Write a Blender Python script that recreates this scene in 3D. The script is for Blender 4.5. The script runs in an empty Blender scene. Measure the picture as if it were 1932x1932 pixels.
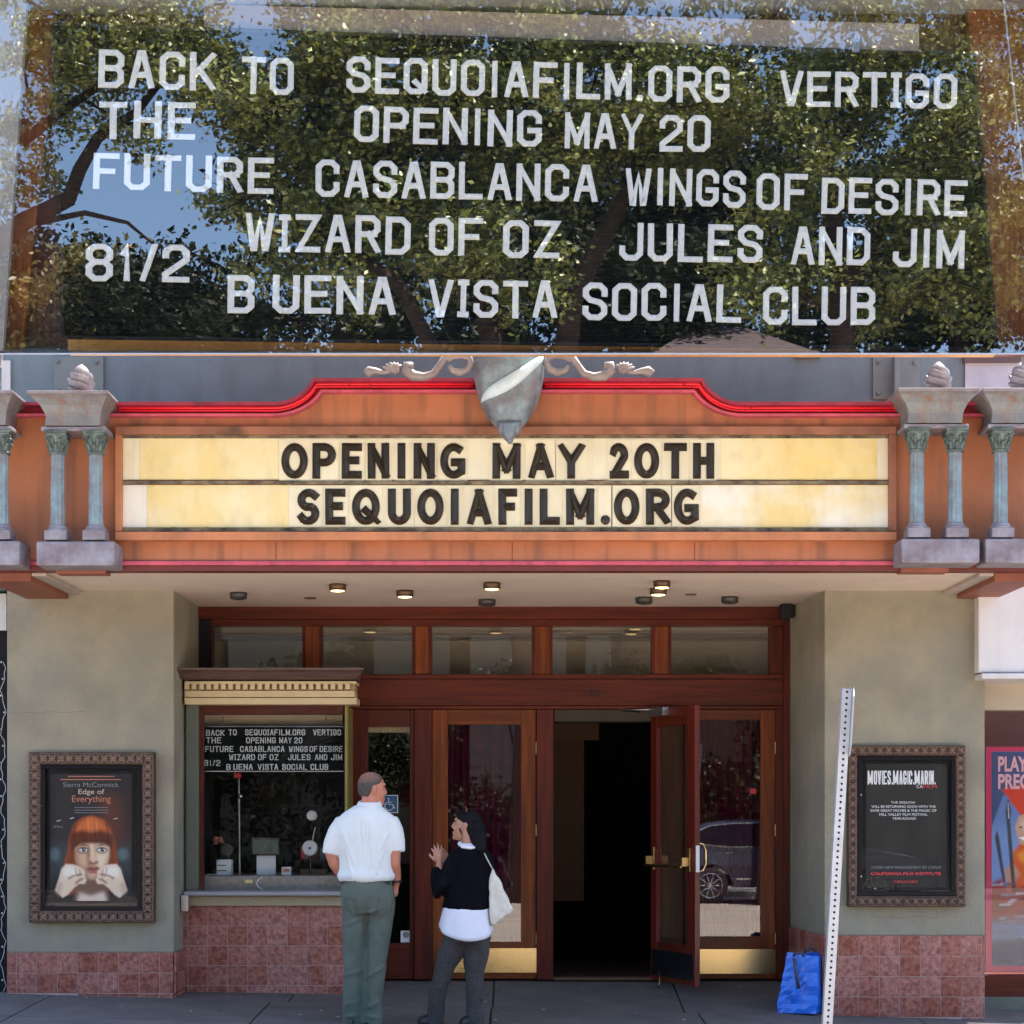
import bpy, bmesh, math, random
import numpy as np
from mathutils import Vector, Matrix, noise
R = math.radians
random.seed(7)
SC = bpy.context.scene
COL = SC.collection

# ---------------------------------------------------------------- camera, world, sun, exposure
F = 3600.0            # focal length in units of a 1932 px wide picture
H = 1.35              # eye height above the door sill
cam_d = bpy.data.cameras.new('camera')
cam = bpy.data.objects.new('camera', cam_d)
COL.objects.link(cam)
cam.location = (0, 0, H)
cam.rotation_euler = (R(90), 0, 0)
cam_d.sensor_width = 36
cam_d.lens = F / 1932 * 36
cam_d.shift_y = 564 / 1932
cam_d.clip_start = 0.1
cam_d.clip_end = 2000
SC.camera = cam

SUN_DIR = Vector((0.42, 0.42, 1.35)).normalized()      # towards the sun: behind the facade, right, high
world = bpy.data.worlds.new('World')
SC.world = world
world.use_nodes = True
wn = world.node_tree
bg = wn.nodes['Background']
sky = wn.nodes.new('ShaderNodeTexSky')
sky.sky_type = 'NISHITA'
sky.sun_disc = False
sky.ozone_density = 4.5
sky.sun_elevation = math.asin(SUN_DIR.z)
sky.sun_rotation = math.atan2(SUN_DIR.x, SUN_DIR.y)
wn.links.new(sky.outputs[0], bg.inputs[0])
bg.inputs[1].default_value = 0.15
sd = bpy.data.lights.new('sun', 'SUN')
sd.energy = 4.5
sd.angle = R(0.5)
sd.color = (1.0, 0.95, 0.87)
sun = bpy.data.objects.new('sun', sd)
COL.objects.link(sun)
sun.location = (10, 30, 40)
sun.rotation_euler = SUN_DIR.to_track_quat('Z', 'Y').to_euler()
SC.view_settings.view_transform = 'Standard'
SC.view_settings.look = 'None'
SC.view_settings.gamma = 1
SC.view_settings.use_curve_mapping = False
SC.view_settings.exposure = 1.95
SC.view_settings.use_white_balance = True
SC.view_settings.white_balance_temperature = 6900
SC.view_settings.white_balance_tint = 10
SC.render.engine = 'CYCLES'
SC.cycles.max_bounces = 10
SC.cycles.transparent_max_bounces = 16

# ---------------------------------------------------------------- coordinates
D_DOOR, D_PIL, D_MAR, D_ORN, D_BOOTH = 15.0, 13.9, 12.7, 12.45, 14.3
def X(px, d): return (px - 966) / F * d
def Z(py, d): return H + (1530 - py) / F * d
def S(n, d): return n / F * d
def ground(x, d):
    g = -0.08 - 0.027 * x - 0.03 * (13.9 - d)
    if d > 13.9:
        t = min(1, (d - 13.9) / 1.1)
        g0 = -0.08 - 0.027 * x
        g = g0 * (1 - t) + 0.012 * t
    return g

# ---------------------------------------------------------------- materials
def mat(name, col, rough=0.7, var=0.15, scale=6, col2=None, bump=0.0, bscale=60, metal=0.0, spec=0.5,
        streak=None, streak_amt=0.0, sscale=(25, 25, 1.5), randv=0.0, coat=0.0, stretch=None, emit=None, es=0.0, lo=0.35, hi=0.7):
    m = bpy.data.materials.new(name)
    m.use_nodes = True
    nt = m.node_tree; N = nt.nodes; L = nt.links
    p = N['Principled BSDF']
    p.inputs['Roughness'].default_value = rough
    p.inputs['Metallic'].default_value = metal
    p.inputs['Specular IOR Level'].default_value = spec
    if coat: p.inputs['Coat Weight'].default_value = coat; p.inputs['Coat Roughness'].default_value = 0.08
    tc = N.new('ShaderNodeTexCoord')
    src = tc.outputs['Object']
    if randv:
        oi0 = N.new('ShaderNodeObjectInfo'); sc0 = N.new('ShaderNodeVectorMath'); sc0.operation = 'MULTIPLY_ADD'
        sc0.inputs[1].default_value = (37, 53, 71)
        L.new(oi0.outputs['Random'], sc0.inputs[0]); L.new(src, sc0.inputs[2]); src = sc0.outputs[0]
    if stretch:
        mp = N.new('ShaderNodeMapping'); mp.inputs['Scale'].default_value = stretch
        L.new(src, mp.inputs[0]); src1 = mp.outputs[0]
    else: src1 = src
    nz = N.new('ShaderNodeTexNoise'); nz.inputs['Scale'].default_value = scale; nz.inputs['Detail'].default_value = 8
    nz.inputs['Roughness'].default_value = 0.65
    L.new(src1, nz.inputs['Vector'])
    rp = N.new('ShaderNodeValToRGB')
    c = Vector(col[:3])
    c2 = Vector(col2[:3]) if col2 else c * (1 - var)
    c1 = c if col2 else c * (1 + var * 0.6)
    rp.color_ramp.elements[0].position = lo; rp.color_ramp.elements[1].position = hi
    rp.color_ramp.elements[0].color = (*c2, 1); rp.color_ramp.elements[1].color = (*c1, 1)
    L.new(nz.outputs[0], rp.inputs[0])
    out = rp.outputs[0]
    if streak:
        mp2 = N.new('ShaderNodeMapping'); mp2.inputs['Scale'].default_value = sscale
        L.new(src, mp2.inputs[0])
        n2 = N.new('ShaderNodeTexNoise'); n2.inputs['Scale'].default_value = 1; n2.inputs['Detail'].default_value = 6
        L.new(mp2.outputs[0], n2.inputs['Vector'])
        r2 = N.new('ShaderNodeMapRange'); r2.inputs[1].default_value = 0.5; r2.inputs[2].default_value = 0.75
        r2.inputs[4].default_value = streak_amt
        L.new(n2.outputs[0], r2.inputs[0])
        mx = N.new('ShaderNodeMix'); mx.data_type = 'RGBA'
        L.new(r2.outputs[0], mx.inputs[0]); L.new(out, mx.inputs[6]); mx.inputs[7].default_value = (*streak, 1)
        out = mx.outputs[2]
    if randv:
        oi = N.new('ShaderNodeObjectInfo')
        hs = N.new('ShaderNodeHueSaturation')
        mr = N.new('ShaderNodeMapRange'); mr.inputs[3].default_value = 1 - randv; mr.inputs[4].default_value = 1 + randv
        L.new(oi.outputs['Random'], mr.inputs[0]); L.new(mr.outputs[0], hs.inputs['Value'])
        mr2 = N.new('ShaderNodeMapRange'); mr2.inputs[3].default_value = 1 + randv * .6; mr2.inputs[4].default_value = 1 - randv * .6
        L.new(oi.outputs['Random'], mr2.inputs[0]); L.new(mr2.outputs[0], hs.inputs['Saturation'])
        L.new(out, hs.inputs['Color']); out = hs.outputs[0]
    L.new(out, p.inputs['Base Color'])
    if bump:
        nb = N.new('ShaderNodeTexNoise'); nb.inputs['Scale'].default_value = bscale; nb.inputs['Detail'].default_value = 6
        L.new(src1, nb.inputs['Vector'])
        bp = N.new('ShaderNodeBump'); bp.inputs['Strength'].default_value = bump; bp.inputs['Distance'].default_value = 0.01
        L.new(nb.outputs[0], bp.inputs['Height']); L.new(bp.outputs[0], p.inputs['Normal'])
    if emit:
        p.inputs['Emission Color'].default_value = (*emit, 1); p.inputs['Emission Strength'].default_value = es
    return m

def glass_mat(name, refl, tint=(1, 1, 1), rough=0.0, fres=1.6, wave=0.0):
    m = bpy.data.materials.new(name); m.use_nodes = True
    nt = m.node_tree; N = nt.nodes; L = nt.links
    N.remove(N['Principled BSDF'])
    out = N['Material Output']
    tr = N.new('ShaderNodeBsdfTransparent'); tr.inputs[0].default_value = (*tint, 1)
    gl = N.new('ShaderNodeBsdfGlossy'); gl.inputs['Roughness'].default_value = rough
    lw = N.new('ShaderNodeFresnel'); lw.inputs[0].default_value = fres
    ad = N.new('ShaderNodeMath'); ad.operation = 'ADD'; ad.use_clamp = True; ad.inputs[1].default_value = refl
    L.new(lw.outputs[0], ad.inputs[0])
    ge = N.new('ShaderNodeNewGeometry'); iv = N.new('ShaderNodeMath'); iv.operation = 'SUBTRACT'; iv.inputs[0].default_value = 1
    L.new(ge.outputs['Backfacing'], iv.inputs[1])
    mu = N.new('ShaderNodeMath'); mu.operation = 'MULTIPLY'; L.new(ad.outputs[0], mu.inputs[0]); L.new(iv.outputs[0], mu.inputs[1])
    mx = N.new('ShaderNodeMixShader')
    L.new(mu.outputs[0], mx.inputs[0]); L.new(tr.outputs[0], mx.inputs[1]); L.new(gl.outputs[0], mx.inputs[2])
    L.new(mx.outputs[0], out.inputs[0])
    if wave:
        tc = N.new('ShaderNodeTexCoord')
        nz = N.new('ShaderNodeTexNoise'); nz.inputs['Scale'].default_value = 1.3; nz.inputs['Detail'].default_value = 1
        L.new(tc.outputs['Object'], nz.inputs['Vector'])
        bp = N.new('ShaderNodeBump'); bp.inputs['Strength'].default_value = wave; bp.inputs['Distance'].default_value = 0.01
        L.new(nz.outputs[0], bp.inputs['Height']); L.new(bp.outputs[0], gl.inputs['Normal']); 
    return m

def wood(name, c1, c2, rough=0.42, vertical=True, coat=0.3, sc=1.0):
    st = (14 * sc, 14 * sc, 0.8 * sc) if vertical else (0.8 * sc, 14 * sc, 14 * sc)
    return mat(name, c1, rough, col2=c2, scale=2.2, stretch=st, bump=0.05, bscale=6, coat=coat, spec=.22)

M = {}
M['orange'] = mat('orange_paint', (.48, .170, .075), .6, .22, 1.6, streak=(.13, .065, .04), streak_amt=.8, sscale=(9, 9, .8), bump=.06, bscale=40)
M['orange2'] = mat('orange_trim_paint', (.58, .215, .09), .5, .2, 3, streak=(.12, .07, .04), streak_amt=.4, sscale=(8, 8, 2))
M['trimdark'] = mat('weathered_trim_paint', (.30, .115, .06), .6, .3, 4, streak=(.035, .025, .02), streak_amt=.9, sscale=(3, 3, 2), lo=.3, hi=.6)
M['pink'] = mat('faded_pink_paint', (.62, .10, .15), .45, .2, 4, streak=(.2, .03, .05), streak_amt=.6, sscale=(12, 12, 2))
M['crimson'] = mat('crimson_lip_paint', (.36, .035, .07), .45, .3, 3, streak=(.09, .015, .03), streak_amt=.8, sscale=(9, 9, 2))
M['red'] = mat('crimson_channel_paint', (.50, .010, .035), .35, .25, 3, streak=(.12, .01, .03), streak_amt=.5, sscale=(9, 9, 2))
M['darkred'] = mat('dark_red_edge_paint', (.16, .030, .022), .5, .2, 4)
M['under'] = mat('rust_brown_soffit_paint', (.30, .095, .055), .6, .25, 3)
M['neon'] = mat('red_neon_tube', (.95, .03, .05), .15, .05, 3, emit=(1, .02, .04), es=.03)
M['yellow'] = mat('yellow_plastic', (.84, .64, .24), .35, .10, .9, col2=(.86, .77, .48), streak=(.55, .43, .20), streak_amt=.35, sscale=(9, 9, 5), lo=.4, hi=.6)
M['sunfaded'] = mat('sunfaded_plastic', (.83, .64, .27), .35, .1, .9, col2=(.86, .82, .66), streak=(.55, .45, .25), streak_amt=.35, sscale=(10, 10, 4), lo=.52, hi=.66)
M['cream'] = mat('cream_plastic', (.85, .78, .55), .35, .1, 2, streak=(.6, .48, .25), streak_amt=.4, sscale=(16, 16, 2))
M['white_pl'] = mat('pale_plastic', (.86, .82, .68), .35, .06, 3, streak=(.5, .42, .28), streak_amt=.25, sscale=(10, 10, 4))
M['card'] = mat('letter_card_plastic', (.84, .76, .52), .3, .08, 4, randv=.05)
M['grime'] = mat('grimy_rail', (.33, .26, .15), .8, .5, 9, col2=(.05, .04, .03))
M['blackletter'] = mat('black_plastic', (.030, .022, .014), .35, .1, 6, spec=.4)
M['patina'] = mat('weathered_copper_paint', (.24, .39, .43), .55, .3, 9, col2=(.155, .155, .175), streak=(.26, .17, .17), streak_amt=.7, sscale=(30, 30, 3), bump=.4, bscale=40)
M['patina2'] = mat('weathered_purple_grey_paint', (.32, .31, .35), .5, .25, 7, col2=(.17, .13, .15), streak=(.32, .38, .40), streak_amt=.5, sscale=(2, 2, 14), bump=.2, bscale=30)
M['rusty'] = mat('rust_streaked_patina', (.26, .29, .29), .6, .25, 6, col2=(.15, .14, .15), streak=(.25, .09, .05), streak_amt=.95, sscale=(22, 22, 1.2), bump=.15, bscale=30)
M['capital'] = mat('verdigris_capital', (.19, .25, .22), .6, .4, 18, col2=(.04, .055, .05), bump=.4, bscale=50)
M['scroll'] = mat('pinkish_grey_scroll', (.35, .30, .29), .5, .2, 8, col2=(.22, .18, .18), bump=.2, bscale=30)
M['shield'] = mat('grey_green_shield', (.24, .33, .37), .45, .3, 5, col2=(.13, .14, .16), bump=.3, bscale=20, streak=(.24, .17, .18), streak_amt=.7, sscale=(14, 14, 2), lo=.4, hi=.6)
M['ribbon'] = mat('pale_blue_ribbon', (.66, .80, .86), .35, .2, 5, streak=(.30, .44, .52), streak_amt=.7, sscale=(6, 6, 14))
M['greywall'] = mat('blue_grey_stucco', (.185, .235, .265), .85, .16, 1.5, streak=(.12, .15, .165), streak_amt=.6, sscale=(6, 6, 1.2), bump=.35, bscale=45)
M['greyplate'] = mat('grey_painted_steel', (.20, .23, .23), .55, .12, 5)
M['stucco'] = mat('olive_tan_stucco', (.355, .315, .22), .9, .2, 1.8, col2=(.28, .262, .20), streak=(.17, .15, .11), streak_amt=.55, sscale=(2.2, 2.2, 1.6), bump=.9, bscale=55, lo=.4, hi=.6)
M['soffit'] = mat('pale_soffit_plaster', (.78, .64, .52), .85, .08, 2, bump=.15, bscale=120)
M['lightwood'] = mat('pale_grey_timber', (.5, .42, .36), .7, .2, 4)
M['mahog'] = wood('mahogany', (.135, .020, .008), (.060, .009, .005), coat=0)
M['mahogh'] = wood('mahogany_rail', (.150, .026, .009), (.070, .012, .006), vertical=False, coat=0)
M['jambwood'] = wood('dark_olive_wood', (.13, .055, .018), (.06, .022, .010), coat=.1)
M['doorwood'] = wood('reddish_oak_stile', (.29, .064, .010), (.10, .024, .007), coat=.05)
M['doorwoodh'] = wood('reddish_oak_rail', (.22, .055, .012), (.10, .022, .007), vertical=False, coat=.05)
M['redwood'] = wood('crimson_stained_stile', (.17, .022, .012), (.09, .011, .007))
M['tile'] = mat('red_marble_tile', (.52, .19, .135), .38, .2, 30, col2=(.21, .058, .044), randv=.15, lo=.38, hi=.64, spec=.35, streak=(.34, .17, .15), streak_amt=.5, sscale=(15, 15, 15))
M['grout'] = mat('pinkish_grout', (.55, .36, .31), .9, .2, 10)
M['slab'] = mat('dark_concrete_slab', (.128, .108, .096), .85, .22, 3.5, bump=.25, bscale=70, randv=.08, streak=(.075, .072, .08), streak_amt=.6, sscale=(2, 2, 2))
M['joint'] = mat('joint_dirt', (.035, .033, .035), .95, .2, 8)
M['road'] = mat('sunlit_street_concrete', (.52, .43, .36), .9, .18, 1.2, bump=.2, bscale=40)
M['kerb'] = mat('kerb_concrete', (.35, .33, .30), .9, .15, 4)
M['earth'] = mat('hill_ground', (.009, .010, .005), .95, .5, .8)
M['cornice'] = mat('brown_cornice_paint', (.155, .085, .07), .5, .3, 5, stretch=(1, 1, 10), col2=(.07, .04, .035))
M['creamtrim'] = mat('cream_trim_paint', (.66, .50, .27), .5, .12, 5)
M['dentilgap'] = mat('dark_cream_gap', (.42, .28, .13), .7, .2, 8)  # darker cream than the trim, used only behind the dentils
M['sage'] = mat('sage_green_paint', (.13, .145, .11), .6, .15, 4)
M['olive'] = mat('olive_paint', (.24, .19, .045), .5, .15, 4)
M['steel'] = mat('brushed_steel', (.45, .44, .44), .35, .12, 6, metal=.9, stretch=(1, 1, 20))
M['ledge'] = mat('grey_counter_ledge', (.30, .29, .30), .35, .12, 6)
M['beige'] = mat('beige_band_paint', (.42, .35, .23), .5, .1, 4)
M['stone'] = mat('speckled_counter_stone', (.30, .26, .215), .3, .3, 30)
M['brass'] = mat('brass_plate', (.80, .60, .28), .22, .06, 4, metal=1, stretch=(1, 1, 12), bump=.02)
M['brassold'] = mat('old_brass', (.42, .27, .11), .35, .2, 8, metal=1)
M['black'] = mat('black_enamel', (.012, .012, .014), .25, .1, 5)
M['blackmat'] = mat('black_matt', (.012, .012, .013), .8, .1, 5)
M['felt'] = mat('black_letterboard', (.006, .008, .008), .9, .2, 5, spec=.1)
M['vinyl'] = mat('white_vinyl_letter', (.88, .90, .90), .35, .05, 20)
M['vinylgrey'] = mat('grey_vinyl_letter', (.62, .65, .64), .4, .05, 20)
M['frame'] = mat('carved_bronze_frame', (.12, .068, .045), .55, .3, 18, spec=.25, col2=(.05, .03, .022), bump=.3, bscale=70)
M['carving'] = mat('carved_bronze_highlights', (.27, .17, .12), .4, .3, 18, spec=.5)  # lighter copy of the frame bronze, highlights put into its colour
M['liner'] = mat('black_case_liner', (.006, .006, .009), .3, .1, 5, spec=.2)
M['paper_dark'] = mat('dark_poster_paper', (.034, .030, .031), .5, .15, 2, spec=.15)
M['paper_dark2'] = mat('charcoal_poster_paper', (.040, .037, .032), .5, .3, 1.5, spec=.15)
M['p_white'] = mat('white_print', (.80, .80, .78), .5, .02, 5)
M['p_cream'] = mat('cream_print', (.75, .55, .42), .5, .05, 5)
M['p_orange'] = mat('orange_print', (.62, .22, .12), .5, .1, 5)
M['p_red'] = mat('red_print', (.75, .05, .06), .5, .05, 5)
M['p_grey'] = mat('grey_print', (.24, .25, .26), .5, .05, 5)
M['p_teal'] = mat('teal_print', (.16, .24, .25), .5, .3, 5)
M['p_skin'] = mat('pale_skin_print', (.78, .56, .42), .5, .12, 12)
M['p_skin2'] = mat('light_skin_print', (.90, .78, .60), .5, .08, 12)
M['p_skin3'] = mat('shaded_skin_print', (.42, .22, .14), .5, .15, 12)
M['p_hair'] = mat('copper_hair_print', (.50, .11, .035), .5, .3, 6, col2=(.16, .035, .015), stretch=(14, 1, 1.2))
M['p_hair2'] = mat('dark_copper_hair_print', (.14, .035, .018), .5, .3, 6, stretch=(14, 1, 1.2))
M['p_lip'] = mat('lip_print', (.42, .12, .08), .5, .1, 6)
M['p_eye'] = mat('dark_eye_print', (.03, .02, .02), .5, .1, 6)
M['magenta'] = mat('magenta_print', (.60, .008, .09), .4, .05, 5)
M['p_blue'] = mat('slate_blue_print', (.09, .13, .28), .4, .15, 5)
M['p_sky'] = mat('sky_blue_print', (.16, .26, .50), .4, .15, 5)
M['p_pink'] = mat('pink_print', (.80, .42, .45), .4, .05, 5)
M['p_fire'] = mat('vermilion_print', (.62, .06, .03), .4, .15, 9)
M['p_dark'] = mat('dark_metal_print', (.08, .08, .10), .4, .3, 9)
M['white'] = mat('white_paint', (.72, .70, .68), .6, .08, 2, streak=(.55, .5, .45), streak_amt=.4, sscale=(8, 8, 1))
M['lilac'] = mat('lilac_white_stucco', (.50, .50, .58), .8, .15, 4, bump=.2)
M['creamwall'] = mat('cream_wall_paint', (.55, .47, .36), .8, .1, 3)
M['brownstrip'] = mat('brown_flashing', (.13, .075, .07), .5, .15, 4)
M['curtain'] = mat('maroon_velvet_curtain', (.11, .008, .030), .9, .3, 3, spec=.1)
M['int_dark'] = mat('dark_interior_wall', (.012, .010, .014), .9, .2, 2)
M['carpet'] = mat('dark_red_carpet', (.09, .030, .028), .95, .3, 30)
M['int_brown'] = mat('brown_interior_wall', (.22, .13, .08), .9, .1, 2)
M['int_cream'] = mat('cream_interior_wall', (.38, .33, .26), .8, .1, 2)
M['int_tan'] = mat('tan_interior_wall', (.55, .46, .32), .8, .1, 2)
M['lampglow'] = mat('lit_lamp_lens', (.9, .7, .4), .4, .05, 3, emit=(1, .68, .30), es=1.1)
M['lampdark'] = mat('unlit_lamp_lens', (.045, .04, .035), .35, .1, 3)
M['bronze'] = mat('bronze_lamp_ring', (.12, .07, .04), .4, .1, 3, metal=.6)
M['signblue'] = mat('blue_sign_enamel', (.015, .11, .27), .35, .05, 5)
M['sticker'] = mat('red_sticker', (.6, .01, .03), .4, .05, 5)
M['bagblue'] = mat('blue_woven_plastic', (.010, .20, .84), .3, .2, 6, col2=(.006, .13, .68), bump=.15, bscale=14, coat=.4)
M['bagdark'] = mat('dark_webbing', (.05, .07, .12), .6, .2, 6)
M['galv'] = mat('galvanised_steel', (.50, .52, .55), .42, .12, 12, metal=.35, bump=.05)
M['shirt'] = mat('white_cotton', (.74, .76, .74), .9, .05, 9, bump=.35, bscale=9)
M['trousers'] = mat('grey_green_twill', (.105, .130, .105), .9, .18, 7, bump=.5, bscale=10)
M['skin'] = mat('sunburnt_skin', (.56, .21, .13), .55, .18, 12, bump=.08)
M['skinw'] = mat('light_brown_skin', (.47, .23, .15), .55, .12, 12)
M['hairgrey'] = mat('short_grey_brown_hair', (.150, .132, .120), .95, .3, 80, spec=.1, col2=(.060, .050, .044), bump=.5, bscale=150)
M['hairblack'] = mat('black_hair', (.006, .005, .006), .55, .2, 10, spec=.12, stretch=(30, 30, 2), bump=.35, bscale=12)
M['knit'] = mat('black_knit', (.006, .006, .009), .95, spec=.05, var=.2, scale=12, bump=.3, bscale=10) if 1 else mat('x', (.010, .010, .014), .95, .2, 12, bump=.3, bscale=10)
M['blouse'] = mat('white_blouse_cotton', (.78, .77, .84), .9, .04, 9, bump=.35, bscale=9)
M['tweed'] = mat('grey_tweed', (.090, .080, .078), .95, .35, 120, col2=(.026, .023, .024), bump=.4, bscale=11)
M['canvas'] = mat('cream_canvas', (.74, .68, .58), .9, .06, 9, bump=.3, bscale=14)
M['leather'] = mat('black_leather', (.015, .014, .013), .4, .1, 9)
M['carblue'] = mat('dark_blue_car_paint', (.040, .048, .085), .25, .05, 3, coat=1, spec=.6)
M['rubber'] = mat('black_rubber', (.02, .02, .02), .8, .1, 6)
M['chrome'] = mat('chrome', (.75, .75, .76), .15, .05, 3, metal=1)
M['carglass'] = mat('dark_car_glass', (.006, .006, .007), .1, .05, 3, spec=.35)
M['bark'] = mat('tree_bark', (.055, .030, .020), .9, .35, 6, bump=.5, bscale=12)
M['shingle'] = mat('roof_shingle', (.13, .095, .095), .9, .3, 4, stretch=(2, 1, 22))
M['housewall'] = mat('house_wall_paint', (.045, .030, .022), .8, .1, 2)
M['wb_orange'] = mat('orange_case_wood', (.36, .12, .030), .5, .3, 2, col2=(.16, .042, .012), stretch=(26, 1, 1), bump=.05)
M['wb_glow'] = mat('glow_tinted_case_floor', (.95, .55, .18), .5, .25, .9, col2=(.60, .26, .10))  # case floor; the warm interior glow is put into the colour
M['wb_brown'] = mat('dark_brown_case_wood', (.10, .026, .014), .5, .3, 3)
M['wb_grey'] = mat('grey_case_jamb', (.36, .34, .32), .7, .08, 3)
M['wb_strip'] = mat('grey_brown_valance', (.36, .30, .265), .8, .05, 3)
M['glass_big'] = glass_mat('display_glass', .23, (.97, .98, .98), fres=1.5, wave=.02)
M['glass_door'] = glass_mat('door_glass', .085, (.9, .9, .9), wave=.015)
M['glass_case'] = glass_mat('case_glass', .0, (1, 1, 1), fres=1.4)
M['glass_booth'] = glass_mat('booth_glass', .0, (.97, .97, .97), wave=.015)
M['monitor'] = mat('green_terminal_screen', (.05, .10, .07), .3, .4, 40)

def leaf_mat(name, c1, c2, trans=.35, sp=.9):
    m = bpy.data.materials.new(name); m.use_nodes = True
    nt = m.node_tree; N = nt.nodes; L = nt.links
    p = N['Principled BSDF']; p.inputs['Roughness'].default_value = .42; p.inputs['Specular IOR Level'].default_value = sp
    geo = N.new('ShaderNodeNewGeometry')
    rp = N.new('ShaderNodeValToRGB'); rp.color_ramp.elements[0].color = (*c1, 1); rp.color_ramp.elements[1].color = (*c2, 1)
    L.new(geo.outputs['Random Per Island'], rp.inputs[0]); L.new(rp.outputs[0], p.inputs['Base Color'])
    tl = N.new('ShaderNodeBsdfTranslucent'); L.new(rp.outputs[0], tl.inputs[0])
    mx = N.new('ShaderNodeMixShader'); mx.inputs[0].default_value = trans
    L.new(p.outputs[0], mx.inputs[1]); L.new(tl.outputs[0], mx.inputs[2]); L.new(mx.outputs[0], N['Material Output'].inputs[0])
    return m
M['leaf'] = leaf_mat('bay_leaf', (.014, .030, .006), (.40, .42, .085), .08, 1.0)
M['leaf2'] = leaf_mat('conifer_leaf', (.008, .013, .005), (.036, .042, .013), .1, .25)
M['leaf3'] = leaf_mat('yellow_green_leaf', (.14, .12, .025), (.34, .26, .07))

# ---------------------------------------------------------------- building blocks
def worg(o):
    v = Vector((0, 0, 0))
    while o is not None:
        v = v + o.location; o = o.parent
    return v

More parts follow.
